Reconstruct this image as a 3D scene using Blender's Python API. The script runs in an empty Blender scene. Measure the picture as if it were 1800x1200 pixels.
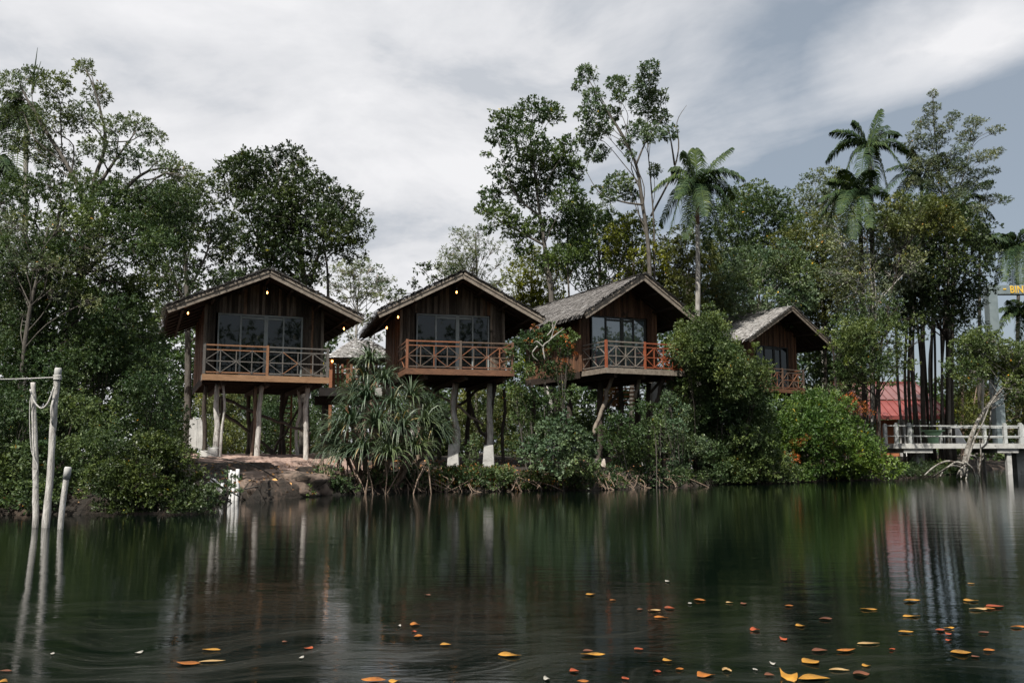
import bpy, math, random
import numpy as np
from mathutils import Vector
R = math.radians
rng = np.random.default_rng(7)
random.seed(7)
S = bpy.context.scene
C = S.collection

# ------------------------------------------------------------------ camera
F, HY, CZ = 1600.0, 795.0, 1.15           # focal length and horizon row in 1800 px units, eye height
TH = math.atan((HY - 600) / F)
cam = bpy.data.cameras.new('camera'); co = bpy.data.objects.new('camera', cam); C.objects.link(co)
cam.sensor_width = 36; cam.lens = 32; cam.clip_start = .1; cam.clip_end = 6000
co.location = (0, 0, CZ); co.rotation_euler = (R(90) + TH, 0, 0)
S.camera = co

# ------------------------------------------------------------------ light
SUN_EL, SUN_AZ = R(54), math.atan2(-.35, -.75)        # direction towards the sun (azimuth as atan2(x, y))
sd = Vector((math.cos(SUN_EL)*-.35/.828, math.cos(SUN_EL)*-.75/.828, math.sin(SUN_EL)))
sl = bpy.data.lights.new('sun', 'SUN'); sl.energy = 5.0; sl.angle = R(.55); sl.color = (1, .945, .86)
so = bpy.data.objects.new('sun', sl); C.objects.link(so)
so.rotation_euler = (-sd).to_track_quat('-Z', 'Y').to_euler()
S.view_settings.view_transform = 'Standard'; S.view_settings.look = 'None'
S.view_settings.exposure = .45; S.view_settings.gamma = 1

w = bpy.data.worlds.new('World'); S.world = w; w.use_nodes = True
nt = w.node_tree; N = nt.nodes; L = nt.links
N.clear()
def nd(tree, t, **k):
    n = tree.nodes.new(t)
    for a, b in k.items(): setattr(n, a, b)
    return n
def mth(tree, op, a, b=None, clamp=False):
    n = tree.nodes.new('ShaderNodeMath'); n.operation = op; n.use_clamp = clamp
    for i, v in enumerate((a, b)):
        if v is None: continue
        if isinstance(v, (int, float)): n.inputs[i].default_value = v
        else: tree.links.new(v, n.inputs[i])
    return n.outputs[0]
sky = nd(nt, 'ShaderNodeTexSky', sky_type='NISHITA', sun_disc=False)
sky.sun_elevation = SUN_EL; sky.sun_rotation = math.atan2(sd.x, sd.y)
sky.air_density = 1.0; sky.dust_density = 2.2; sky.ozone_density = 1.0
tc = nd(nt, 'ShaderNodeTexCoord'); sp = nd(nt, 'ShaderNodeSeparateXYZ'); L.new(tc.outputs['Generated'], sp.inputs[0])
zz = mth(nt, 'ADD', mth(nt, 'ABSOLUTE', sp.outputs[2]), .22)
cx = mth(nt, 'DIVIDE', sp.outputs[0], zz); cy = mth(nt, 'DIVIDE', sp.outputs[1], zz)
cb = nd(nt, 'ShaderNodeCombineXYZ'); L.new(cx, cb.inputs[0]); L.new(cy, cb.inputs[1])
def noise(tree, vec, scale, detail=5, rough=.5, dist=0, loc=(0, 0, 0), sc=(1, 1, 1)):
    m = nd(tree, 'ShaderNodeMapping'); m.inputs['Location'].default_value = loc; m.inputs['Scale'].default_value = sc
    tree.links.new(vec, m.inputs[0])
    n = nd(tree, 'ShaderNodeTexNoise'); n.inputs['Scale'].default_value = scale; n.inputs['Detail'].default_value = detail
    n.inputs['Roughness'].default_value = rough; n.inputs['Distortion'].default_value = dist
    tree.links.new(m.outputs[0], n.inputs[0])
    return n.outputs[0]
def ramp(tree, fac, stops, interp='LINEAR'):
    r = nd(tree, 'ShaderNodeValToRGB'); r.color_ramp.interpolation = interp
    while len(r.color_ramp.elements) > 1: r.color_ramp.elements.remove(r.color_ramp.elements[0])
    for i, (p, c) in enumerate(stops):
        e = r.color_ramp.elements[0] if i == 0 else r.color_ramp.elements.new(p)
        e.position = p; e.color = (*c, 1) if len(c) == 3 else c
    tree.links.new(fac, r.inputs[0])
    return r.outputs[0]
n1 = noise(nt, cb.outputs[0], .75, 7, .55, .6, (1.3, .4, 0))
n2 = noise(nt, cb.outputs[0], 2.0, 7, .58, .3, (4.1, 2.2, 0))
e0 = mth(nt, 'MULTIPLY', mth(nt, 'SUBTRACT', mth(nt, 'SUBTRACT', sp.outputs[2], sp.outputs[0]), .10), 1.6)     # a cloud bank that ends towards the right
mk = mth(nt, 'ADD', mth(nt, 'ADD', mth(nt, 'MULTIPLY', n1, 1.40), mth(nt, 'MULTIPLY', n2, .40)), mth(nt, 'SUBTRACT', e0, .42))
bz = mth(nt, 'SUBTRACT', 1, mth(nt, 'MULTIPLY', mth(nt, 'ABSOLUTE', mth(nt, 'SUBTRACT', sp.outputs[2], .385)), 15), clamp=True)
bx_ = mth(nt, 'MULTIPLY', mth(nt, 'SUBTRACT', sp.outputs[0], .29), 7, clamp=True)
mk = mth(nt, 'ADD', mk, mth(nt, 'MULTIPLY', mth(nt, 'MULTIPLY', bz, bx_), .62))      # thin streak of cloud in the open part
mask = ramp(nt, mk, [(.36, (.0, .0, .0)), (.52, (.6, .6, .6)), (.70, (1, 1, 1))])
cc = ramp(nt, n2, [(.36, (.56, .59, .64)), (.46, (.74, .75, .78)), (.60, (.88, .88, .90))])
skyc = nd(nt, 'ShaderNodeMix', data_type='RGBA'); skyc.blend_type = 'MIX'
vs = nd(nt, 'ShaderNodeVectorMath', operation='SCALE'); L.new(sky.outputs[0], vs.inputs[0]); vs.inputs['Scale'].default_value = .075
hv = nd(nt, 'ShaderNodeMix', data_type='RGBA'); hv.inputs[0].default_value = .55      # thin high veil over the blue
L.new(vs.outputs[0], hv.inputs[6]); hv.inputs[7].default_value = (.48, .54, .60, 1)
L.new(mask, skyc.inputs[0]); L.new(hv.outputs[2], skyc.inputs[6]); L.new(cc, skyc.inputs[7])
bg = nd(nt, 'ShaderNodeBackground'); L.new(skyc.outputs[2], bg.inputs[0]); bg.inputs[1].default_value = .74
wo = nd(nt, 'ShaderNodeOutputWorld'); L.new(bg.outputs[0], wo.inputs[0])
S.cycles.max_bounces = 5; S.cycles.diffuse_bounces = 2; S.cycles.glossy_bounces = 3; S.cycles.transmission_bounces = 2
S.cycles.caustics_reflective = False; S.cycles.caustics_refractive = False
S.cycles.use_denoising = True

# ------------------------------------------------------------------ pixel -> world
ct, st_ = math.cos(TH), math.sin(TH)
def ray(px, py):
    a, b = (px - 900) / F, -(py - 600) / F
    return np.array([a, ct - b*st_, st_ + b*ct])
def at(px, py, Y):
    d = ray(px, py); t = Y / d[1]
    return np.array([d[0]*t, Y, CZ + d[2]*t])
def onz(px, py, z=0.0):
    d = ray(px, py); t = (z - CZ) / d[2]
    return np.array([d[0]*t, d[1]*t, z])

# ------------------------------------------------------------------ materials
def base_mat(name):
    m = bpy.data.materials.new(name); m.use_nodes = True
    t = m.node_tree; p = t.nodes['Principled BSDF']
    return m, t, p
def att(t, n='var'):
    a = nd(t, 'ShaderNodeAttribute'); a.attribute_name = n; return a.outputs['Fac']
def leaf_mat(name, stops, trans=.22, rough=.42, spec=.32):
    m, t, p = base_mat(name)
    col = ramp(t, att(t), stops)
    big = noise(t, nd(t, 'ShaderNodeTexCoord').outputs['Object'], .55, 3, .6)        # patches of older and younger foliage
    tint = ramp(t, big, [(.36, (.66, .80, .68)), (.5, (1, 1.02, .88)), (.64, (1.42, 1.34, .80))])
    mq = nd(t, 'ShaderNodeMix', data_type='RGBA'); mq.blend_type = 'MULTIPLY'; mq.inputs[0].default_value = 1
    t.links.new(col, mq.inputs[6]); t.links.new(tint, mq.inputs[7]); col = mq.outputs[2]
    t.links.new(col, p.inputs['Base Color']); p.inputs['Roughness'].default_value = rough + .08
    p.inputs['Specular IOR Level'].default_value = spec
    tr = nd(t, 'ShaderNodeBsdfTranslucent')
    mx = nd(t, 'ShaderNodeMix', data_type='RGBA'); mx.blend_type = 'MULTIPLY'; mx.inputs[0].default_value = 1
    t.links.new(col, mx.inputs[6]); mx.inputs[7].default_value = (1.25, 1.3, .6, 1)
    t.links.new(mx.outputs[2], tr.inputs[0])
    ms = nd(t, 'ShaderNodeMixShader'); ms.inputs[0].default_value = trans
    t.links.new(p.outputs[0], ms.inputs[1]); t.links.new(tr.outputs[0], ms.inputs[2])
    t.links.new(ms.outputs[0], t.nodes['Material Output'].inputs[0])
    return m
def surf(name, c1, c2, scale=6, rough=.8, sc=(1, 1, 1), detail=6, bump=.3, var=None, metallic=0, spec=.3, dark=None, bscale=None):
    m, t, p = base_mat(name)
    tcn = nd(t, 'ShaderNodeTexCoord').outputs['Object']
    n = noise(t, tcn, scale, detail, .6, .2, (0, 0, 0), sc)
    col = ramp(t, n, [(.3, c1), (.7, c2)])
    if var:
        v = ramp(t, att(t), var)
        mx = nd(t, 'ShaderNodeMix', data_type='RGBA'); mx.blend_type = 'MULTIPLY'; mx.inputs[0].default_value = 1
        t.links.new(col, mx.inputs[6]); t.links.new(v, mx.inputs[7]); col = mx.outputs[2]
    if dark:                                     # worn or stained patches of their own shape
        n3 = noise(t, tcn, dark[0], 4, .65, 1.0)
        f = ramp(t, n3, [(dark[1], (0, 0, 0)), (dark[1] + .1, (1, 1, 1))])
        mx = nd(t, 'ShaderNodeMix', data_type='RGBA'); t.links.new(f, mx.inputs[0])
        t.links.new(col, mx.inputs[6]); mx.inputs[7].default_value = (*dark[2], 1); col = mx.outputs[2]
    t.links.new(col, p.inputs['Base Color'])
    p.inputs['Roughness'].default_value = rough; p.inputs['Metallic'].default_value = metallic
    p.inputs['Specular IOR Level'].default_value = spec
    if bump:
        b = nd(t, 'ShaderNodeBump'); b.inputs['Strength'].default_value = bump; b.inputs['Distance'].default_value = .03
        nb = noise(t, tcn, bscale or scale*2.5, 5, .65, .2, (0, 0, 0), sc)
        t.links.new(nb, b.inputs['Height']); t.links.new(b.outputs[0], p.inputs['Normal'])
    return m
def emis(name, col, s):
    m, t, p = base_mat(name); p.inputs['Emission Color'].default_value = (*col, 1); p.inputs['Emission Strength'].default_value = s
    p.inputs['Base Color'].default_value = (*col, 1); return m

Wh = (1, 1, 1)
M = {}
M['plank_grey'] = surf('weathered_planks', (.065, .054, .044), (.22, .19, .16), 5, .85, (3, 3, .35), var=[(0, (.30, .28, .26)), (.45, (.72, .70, .67)), (.78, (1.25, 1.2, 1.15)), (.93, (1.4, 1.3, 1.2)), (1, (1.2, .75, .5))], dark=(1.8, .62, (.03, .022, .016)))
M['plank_red'] = surf('red_brown_planks', (.07, .038, .024), (.21, .115, .070), 5, .75, (3, 3, .35), var=[(0, (.45, .42, .4)), (.5, (.9, .9, .9)), (1, (1.3, 1.15, 1.0))], dark=(1.5, .6, (.035, .022, .015)))
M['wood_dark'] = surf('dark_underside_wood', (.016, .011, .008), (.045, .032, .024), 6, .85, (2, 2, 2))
M['wood_grey'] = surf('grey_board', (.13, .105, .085), (.26, .225, .185), 7, .8, (1, 1, 1), dark=(2.0, .6, (.08, .06, .045)))
M['fascia_orange'] = surf('raw_orange_board', (.21, .12, .065), (.33, .195, .11), 3, .7, (1, 1, 5), dark=(3.5, .66, (.14, .07, .035)))
M['fascia_brown'] = surf('red_brown_board', (.09, .045, .028), (.18, .088, .048), 4, .7, (1, 1, 4), dark=(3, .62, (.06, .035, .022)))
M['rail_mixed'] = surf('weathered_sunlit_rail', (.8, .8, .8), (1.1, 1.1, 1.1), 8, .75, var=[(0, (.085, .08, .075)), (.55, (.14, .13, .118)), (.72, (.20, .11, .065)), (1, (.27, .135, .07))])  # orange end of the tones serves for sunlit pieces of rail
M['rail_orange'] = surf('varnished_orange_rail', (.75, .75, .75), (1.1, 1.1, 1.1), 8, .6, var=[(0, (.09, .08, .07)), (.35, (.13, .085, .06)), (.7, (.185, .085, .05)), (1, (.25, .10, .05))])
M['rail_red'] = surf('red_orange_rail', (.75, .75, .75), (1.1, 1.1, 1.1), 8, .6, var=[(0, (.15, .15, .14)), (.35, (.20, .16, .13)), (.45, (.23, .068, .036)), (1, (.29, .085, .04))])  # grey end of the tones serves for the shaded half of a railing
M['thatch'] = surf('old_grey_thatch', (.7, .7, .7), (1.2, 1.2, 1.2), 9, .9, (1, 1, 1), var=[(0, (.09, .08, .075)), (.4, (.17, .16, .152)), (.8, (.26, .25, .245)), (1, (.45, .45, .45))], bump=.5)
M['thatch_pale'] = surf('pale_glare_thatch', (.75, .75, .75), (1.2, 1.2, 1.2), 9, .9, (1, 1, 1), var=[(0, (.14, .125, .12)), (.4, (.27, .26, .25)), (.8, (.40, .395, .39)), (1, (.60, .60, .61))], bump=.5)  # sun glare along the roof edges put into this paler colour
M['frame'] = surf('grey_door_frame', (.20, .225, .22), (.30, .325, .32), 3, .5, bump=.05)
M['frame_dark'] = surf('dark_door_frame', (.03, .032, .03), (.055, .055, .05), 3, .5, bump=.05)
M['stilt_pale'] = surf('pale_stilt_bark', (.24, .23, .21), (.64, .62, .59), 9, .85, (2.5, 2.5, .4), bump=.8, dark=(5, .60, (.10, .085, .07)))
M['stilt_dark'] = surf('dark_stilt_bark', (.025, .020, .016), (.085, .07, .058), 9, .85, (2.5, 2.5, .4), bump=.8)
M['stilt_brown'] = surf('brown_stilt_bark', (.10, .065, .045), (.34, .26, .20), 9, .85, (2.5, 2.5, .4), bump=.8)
M['concrete'] = surf('stained_concrete', (.30, .30, .29), (.50, .50, .48), 3, .85, bump=.25, dark=(2.2, .60, (.16, .16, .15)))
M['concrete_warm'] = surf('pale_footing_concrete', (.36, .31, .27), (.58, .53, .48), 4, .85, bump=.25, dark=(3, .62, (.22, .18, .15)))
M['white_paint'] = surf('worn_white_paint', (.55, .55, .54), (.80, .80, .80), 6, .6, bump=.2, dark=(4, .64, (.30, .28, .26)))
M['bark'] = surf('grey_brown_bark', (.045, .040, .034), (.145, .132, .115), 5, .9, (2.5, 2.5, .5), bump=.9)
M['bark_dark'] = surf('dark_bark', (.020, .017, .014), (.065, .055, .045), 5, .9, (2.5, 2.5, .5), bump=.9)
M['bark_pale'] = surf('pale_bark', (.14, .13, .115), (.40, .385, .355), 5, .85, (2.5, 2.5, .5), bump=.6, dark=(4, .62, (.12, .105, .09)))
M['bark_mangrove'] = surf('mottled_mangrove_bark', (.10, .092, .08), (.36, .345, .315), 4, .9, (1.5, 1.5, 1.5), bump=.8, dark=(4, .52, (.07, .055, .042)))  # pale bark broken by darker blotches at random
M['bark_orange'] = surf('flaking_orange_bark', (.16, .10, .07), (.46, .36, .29), 5, .9, (2.5, 2.5, .8), bump=.8)
M['rope'] = surf('old_white_rope', (.38, .37, .35), (.62, .61, .58), 30, .9, bump=.5)
M['rock'] = surf('bank_rock', (.065, .045, .035), (.23, .175, .14), 2.2, .9, bump=1.0, dark=(1.6, .56, (.035, .028, .022)))
M['roof_red'] = surf('sky_sheen_red_metal', (.14, .062, .060), (.20, .095, .09), 1.2, .32, bump=.05, spec=.6)  # pinkish grey of the sky's sheen put into the base colour
M['roof_red_deep'] = surf('red_metal', (.17, .040, .035), (.23, .06, .052), 1.5, .45, bump=.05, spec=.5)
M['wall_orange'] = surf('orange_brown_wall', (.30, .11, .05), (.42, .17, .08), 3, .8)
M['gate_blue'] = surf('blue_grey_paint', (.13, .165, .175), (.19, .23, .24), 2, .6, bump=.1)
M['gold'] = surf('yellow_letter_paint', (.62, .38, .04), (.72, .46, .06), 4, .6, bump=0)
M['white_worn'] = surf('algae_stained_white_paint', (.27, .285, .28), (.47, .485, .48), 5, .7, bump=.3, dark=(3, .57, (.15, .16, .14)))
M['green_plastic'] = surf('green_tabletop', (.16, .28, .17), (.20, .33, .20), 4, .5, bump=.05)
M['slat_orange'] = surf('orange_slats', (.30, .12, .045), (.50, .21, .085), 6, .7, (1, 1, 5))
M['bulb'] = emis('lit_bulb', (1.0, .40, .10), 8.0)
M['flower'] = surf('orange_petals', (.75, .25, .02), (.85, .42, .03), 20, .6, bump=0)
def glass_mat(name, col, ior, rough=.02):
    m, t, p = base_mat(name); p.inputs['Base Color'].default_value = (*col, 1)
    p.inputs['Roughness'].default_value = rough; p.inputs['IOR'].default_value = ior
    tcn = nd(t, 'ShaderNodeTexCoord').outputs['Object']
    b = nd(t, 'ShaderNodeBump'); b.inputs['Strength'].default_value = .08; b.inputs['Distance'].default_value = .02
    t.links.new(noise(t, tcn, 1.2, 2), b.inputs['Height']); t.links.new(b.outputs[0], p.inputs['Normal'])
    return m
M['glass'] = glass_mat('dark_glass', (.005, .007, .008), 1.55)
M['glass_tint'] = glass_mat('sky_toned_blue_glass', (.09, .12, .135), 2.9)  # tint also carries some of the reflected sky as base colour

G = lambda a, b, c: (a, b, c)
OR = (.55, .22, .02); YL = (.42, .34, .03)
def greens(d, m, l, acc=.988, ac=OR):
    return [(0, d), (.45, m), (.93, l), (acc - .006, l), (acc, ac), (1, ac)]
M['lf_fine'] = leaf_mat('fine_grey_green_leaves', greens((.050, .070, .040), (.105, .135, .080), (.19, .225, .15), .994))
M['lf_dense'] = leaf_mat('dense_green_leaves', greens((.026, .045, .022), (.054, .086, .040), (.12, .160, .078), .996))
M['lf_dark'] = leaf_mat('dark_glossy_leaves', greens((.018, .030, .015), (.034, .054, .024), (.07, .095, .04), .994, YL), .14, .33)
M['lf_broad'] = leaf_mat('broad_green_leaves', greens((.030, .052, .024), (.052, .086, .038), (.095, .135, .055), .992, YL), .2, .36)
M['lf_mid'] = leaf_mat('mid_green_leaves', greens((.036, .060, .026), (.070, .102, .042), (.135, .170, .070), .990))
M['lf_yellow'] = leaf_mat('yellow_green_leaves', greens((.06, .075, .016), (.12, .14, .026), (.22, .23, .04), .99, (.4, .3, .03)), .28)
M['lf_olive'] = leaf_mat('olive_leaves', greens((.05, .062, .026), (.095, .11, .044), (.16, .175, .075), .990), .25)
M['lf_hazed'] = leaf_mat('hazed_far_leaves', greens((.075, .095, .07), (.12, .145, .105), (.19, .215, .155), 1.0), .3, .6)  # haze over the far trees put into a paler leaf colour
M['lf_silver'] = leaf_mat('silvery_leaves', greens((.065, .085, .06), (.115, .14, .10), (.21, .235, .185), .992), .2, .35)
M['lf_bright'] = leaf_mat('bright_green_leaves', greens((.038, .070, .022), (.070, .122, .036), (.135, .195, .06), .986, (.50, .36, .04)), .3, .38)
M['lf_bush'] = leaf_mat('soft_grey_green_leaves', greens((.045, .075, .045), (.085, .125, .078), (.15, .20, .135), .99, (.6, .4, .04)), .2, .4)
M['lf_red'] = leaf_mat('red_orange_leaves', [(0, (.06, .075, .03)), (.35, (.14, .09, .03)), (.55, (.32, .09, .03)), (1, (.46, .15, .06))], .25)
M['lf_pandan'] = leaf_mat('long_sword_leaves', [(0, (.035, .055, .036)), (.5, (.065, .095, .062)), (.93, (.12, .155, .105)), (.95, (.30, .22, .12)), (1, (.36, .24, .13))], .12, .38, .5)
M['lf_palm'] = leaf_mat('palm_leaflets', [(0, (.016, .034, .018)), (.6, (.034, .058, .028)), (.95, (.09, .12, .04)), (1, (.22, .19, .05))], .10, .5, .15)
M['lf_ground'] = leaf_mat('low_ground_leaves', [(0, (.04, .07, .025)), (.6, (.08, .13, .04)), (.8, (.13, .16, .05)), (.83, (.30, .13, .05)), (1, (.42, .17, .06))], .2, .5)
M['litter'] = leaf_mat('dry_leaf_litter', [(0, (.12, .06, .035)), (.5, (.28, .14, .08)), (1, (.46, .27, .16))], .05, .8)

# ------------------------------------------------------------------ mesh helpers
class MB:
    def __init__(s): s.v = []; s.f = []; s.a = []; s.n = 0
    def add(s, verts, faces, var=None):
        o = s.n; s.v.extend([tuple(map(float, q)) for q in verts]); s.n += len(verts)
        s.f.extend([tuple(i + o for i in f) for f in faces])
        s.a.extend([random.random() if var is None else var] * len(faces))
    def frame(s, o, x, y, z, var=None):              # a box from a corner and three edge vectors
        o, x, y, z = map(np.asarray, (o, x, y, z))
        vs = [o, o+x, o+x+y, o+y, o+z, o+x+z, o+x+y+z, o+y+z]
        if np.dot(np.cross(x, y), z) < 0: fs = [(0, 1, 2, 3), (4, 7, 6, 5), (0, 4, 5, 1), (1, 5, 6, 2), (2, 6, 7, 3), (3, 7, 4, 0)]
        else: fs = [(3, 2, 1, 0), (5, 6, 7, 4), (1, 5, 4, 0), (2, 6, 5, 1), (3, 7, 6, 2), (0, 4, 7, 3)]
        s.add(vs, fs, var)
    def beam(s, p, q, wd, ht, up=(0, 0, 1), var=None):  # rectangular bar centred on p-q
        p, q, up = np.asarray(p, float), np.asarray(q, float), np.asarray(up, float)
        d = q - p; sx = np.cross(d, up); sx = sx / np.linalg.norm(sx) * wd
        uz = np.cross(sx, d); uz = uz / np.linalg.norm(uz) * ht
        s.frame(p - sx/2 - uz/2, d, sx, uz, var)
    def tube(s, pts, rad, k=8, jit=0.0, var=None, cap=True):
        pts = np.asarray(pts, float); n = len(pts)
        rad = np.broadcast_to(np.asarray(rad, float), (n,))
        t = np.gradient(pts, axis=0); t /= (np.linalg.norm(t, axis=1, keepdims=True) + 1e-9)
        ref = np.array([0, 0, 1.]) if abs(t[:, 2]).mean() < .8 else np.array([0, 1., 0])
        a = np.cross(t, ref); a /= np.linalg.norm(a, axis=1, keepdims=True) + 1e-9
        b = np.cross(a, t)
        ang = np.linspace(0, 2*np.pi, k, endpoint=False)
        r = rad[:, None] * (1 + jit * rng.normal(size=(n, k)))
        v = pts[:, None] + r[..., None] * (np.cos(ang)[None, :, None]*a[:, None] + np.sin(ang)[None, :, None]*b[:, None])
        fs = [(i*k + j, (i+1)*k + j, (i+1)*k + (j+1) % k, i*k + (j+1) % k) for i in range(n-1) for j in range(k)]
        if cap: fs += [tuple(range(k)), tuple((n-1)*k + j for j in reversed(range(k)))]
        s.add(v.reshape(-1, 3), fs, var)
    def build(s, name, mat, parent=None, smooth=False, mi=None):
        me = bpy.data.meshes.new(name)
        o0 = np.array(parent['o0']) if parent is not None and 'o0' in parent else np.zeros(3)
        me.from_pydata([tuple(np.asarray(q) - o0) for q in s.v], [], s.f)
        at_ = me.attributes.new('var', 'FLOAT', 'FACE'); at_.data.foreach_set('value', np.array(s.a, dtype=np.float32))
        me.materials.append(mat)
        if smooth: me.polygons.foreach_set('use_smooth', [True]*len(me.polygons))
        me.update()
        ob = bpy.data.objects.new(name, me); C.objects.link(ob)
        if parent is not None: ob.parent = parent; ob['o0'] = tuple(o0)
        return ob
def tag(o, label=None, cat=None, group=None, kind=None):
    if label: o['label'] = label
    if cat: o['category'] = cat
    if group: o['group'] = group
    if kind: o['kind'] = kind
    return o
def thing(name, loc, label, cat, group=None):
    o = bpy.data.objects.new(name, None); C.objects.link(o); o.empty_display_size = .3
    o.location = tuple(map(float, loc)); o['o0'] = tuple(map(float, loc))
    return tag(o, label, cat, group)
def quads(name, V, var, mat, parent=None):            # V: (n,4,3) array -> mesh
    n = len(V); me = bpy.data.meshes.new(name)
    o0 = np.array(parent['o0']) if parent is not None and 'o0' in parent else np.zeros(3)
    me.vertices.add(n*4); me.vertices.foreach_set('co', (V - o0).astype(np.float32).ravel())
    me.loops.add(n*4); me.loops.foreach_set('vertex_index', np.arange(n*4, dtype=np.int32))
    me.polygons.add(n); me.polygons.foreach_set('loop_start', np.arange(0, n*4, 4, dtype=np.int32))
    a = me.attributes.new('var', 'FLOAT', 'FACE'); a.data.foreach_set('value', np.asarray(var, dtype=np.float32))
    me.materials.append(mat); me.update(calc_edges=True)
    ob = bpy.data.objects.new(name, me); C.objects.link(ob)
    if parent is not None: ob.parent = parent; ob['o0'] = tuple(o0)
    return ob
def unit(a): return a / (np.linalg.norm(a, axis=-1, keepdims=True) + 1e-9)
def leaves(base, dirn, size, aspect, tilt=.6):
    """one folded diamond per row: base point, direction, length"""
    n = len(base); dirn = unit(dirn)
    up = unit(np.array([0, 0, 1.]) + rng.normal(size=(n, 3))*tilt)
    side = unit(np.cross(dirn, up)); nn = np.cross(side, dirn)
    sz = size[:, None]
    m = base + dirn*sz*.55
    hw = sz*aspect*.5
    return np.stack([base, m + side*hw + nn*hw*.3, base + dirn*sz - nn*sz*.12, m - side*hw + nn*hw*.3], 1)
def rosettes(cen, out, k, size, aspect, spread=.9, tilt=.6, jitter=.25):
    n = len(cen)
    c = np.repeat(cen, k, 0); o = np.repeat(unit(out), k, 0)
    d = unit(o + rng.normal(size=(n*k, 3))*spread)
    c = c + rng.normal(size=(n*k, 3)) * size * jitter
    s = size * rng.uniform(.6, 1.25, n*k)
    return leaves(c, d, s, aspect, tilt)
DENS = 3.5; LS = .80
def clump_points(cl, dens, lsz, shell=.45, vflat=1.0):
    """cl: list of (centre, (rx,ry,rz)); returns twig centres, outward dirs, tone"""
    P, O, T = [], [], []
    for c, r in cl:
        r = np.array(r); area = math.pi*r[0]*r[2]
        n = max(10, int(DENS * dens * area / (math.pi*(lsz*1.3)**2)))
        u = unit(rng.normal(size=(n, 3))); rad = rng.uniform(shell**3, 1, n)**(1/3)
        lump = 1 + .22*np.sin(u[:, 0]*5 + c[0]*3) * np.cos(u[:, 2]*6 + c[2]*2)
        p = u*rad[:, None]*lump[:, None]*r
        P.append(c + p); O.append(unit(p/r) + np.array([0, 0, .35])); T.append(np.full(n, rng.uniform(-.26, .26)))
    return np.concatenate(P), np.concatenate(O), np.concatenate(T)
def fill(poly, n, r, D, depth=1.5, squash=.8, rj=.35):
    """n clumps inside a traced outline, spread in depth round D"""
    poly = np.array(poly, float); out = []
    x0, y0 = poly.min(0); x1, y1 = poly.max(0)
    pts = []
    while len(out) < n:
        best = None
        for _ in range(6):
            while True:
                x, y = rng.uniform(x0, x1), rng.uniform(y0, y1)
                c = False; j = len(poly) - 1
                for i in range(len(poly)):
                    if (poly[i][1] > y) != (poly[j][1] > y) and x < (poly[j][0]-poly[i][0])*(y-poly[i][1])/(poly[j][1]-poly[i][1]) + poly[i][0]: c = not c
                    j = i
                if c: break
            d = min([math.hypot(x-q[0], y-q[1]) for q in pts], default=1e9)
            if best is None or d > best[0]: best = (d, x, y)
        _, x, y = best; pts.append((x, y))
        rr = r*rng.uniform(1-rj, 1+rj)
        Y = D + rng.uniform(-depth, depth); s = Y/F
        out.append((at(x, y, Y), (rr*s, rr*s, rr*squash*s)))
    return out
def spots(lst, D, dj=.8):
    out = []
    for q in lst:
        x, y, rx = q[:3]; ry = q[3] if len(q) > 3 else rx*.8
        Y = D + rng.uniform(-dj, dj); s = Y/F
        out.append((at(x, y, Y), (rx*s, rx*s, ry*s)))
    return out
def foliage(name, cl, mat, parent, lsz=.14, aspect=.45, dens=2.2, k=8, spread=.9, shell=.4, tilt=.7):
    lsz = lsz*LS
    P, O, T = clump_points(cl, dens, lsz, shell)
    V = rosettes(P, O, k, lsz, aspect, spread, tilt)
    v = np.clip(np.repeat(T, k) + .5 + rng.normal(size=len(V))*.17, 0, .94)
    sp_ = rng.random(len(V)) > .9915; v[sp_] = rng.uniform(.95, 1, sp_.sum())
    keep = V[:, :, 2].min(1) > .03
    return quads(name, V[keep], v[keep], mat, parent)
def smooth_path(pts, n=5):
    pts = np.asarray(pts, float); out = []
    for i in range(len(pts)-1):
        p0 = pts[max(i-1, 0)]; p1 = pts[i]; p2 = pts[i+1]; p3 = pts[min(i+2, len(pts)-1)]
        for t in np.linspace(0, 1, n, endpoint=False):
            out.append(.5*((2*p1) + (-p0+p2)*t + (2*p0-5*p1+4*p2-p3)*t*t + (-p0+3*p1-3*p2+p3)*t**3))
    out.append(pts[-1]); return np.array(out)
def limbs(mb, path, r0, r1, cl, twig=0, frac=1.0, twr=.008):
    """branches from the trunk path to each clump, then thin twigs inside it"""
    for c, r in cl:
        if rng.random() > frac: continue
        below = np.where(path[:, 2] < c[2] - .15*abs(c[2]-path[0, 2]) )[0]
        if len(below) == 0: continue
        d = np.linalg.norm(path[below] - c, axis=1) ; j = below[np.argmin(d)]
        a = path[j]; t = j/(len(path)-1); rr = min((r0*(1-t) + r1*t)*.38, .05)
        L_ = np.linalg.norm(c-a)
        m1 = a*.62 + c*.38 + np.array([0, 0, .06*L_]) + rng.normal(size=3)*.06*L_
        m2 = a*.28 + c*.72 + np.array([0, 0, .08*L_]) + rng.normal(size=3)*.05*L_
        q = smooth_path([a, m1, m2, c], 3)
        mb.tube(q, np.linspace(max(rr, .015), .008, len(q)), 5, .05, cap=False)
        for _ in range(twig):
            u = unit(rng.normal(size=3)); e = c + u*np.array(r)*1.0
            mb.tube(np.array([m2, (m2+e)/2 + rng.normal(size=3)*.1*L_*.3, e]), [twr*1.5, twr, twr*.5], 3, 0, cap=False)
def ground_z(x, y):
    return bank_z(y - np.interp(x, BX, BY))
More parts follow.
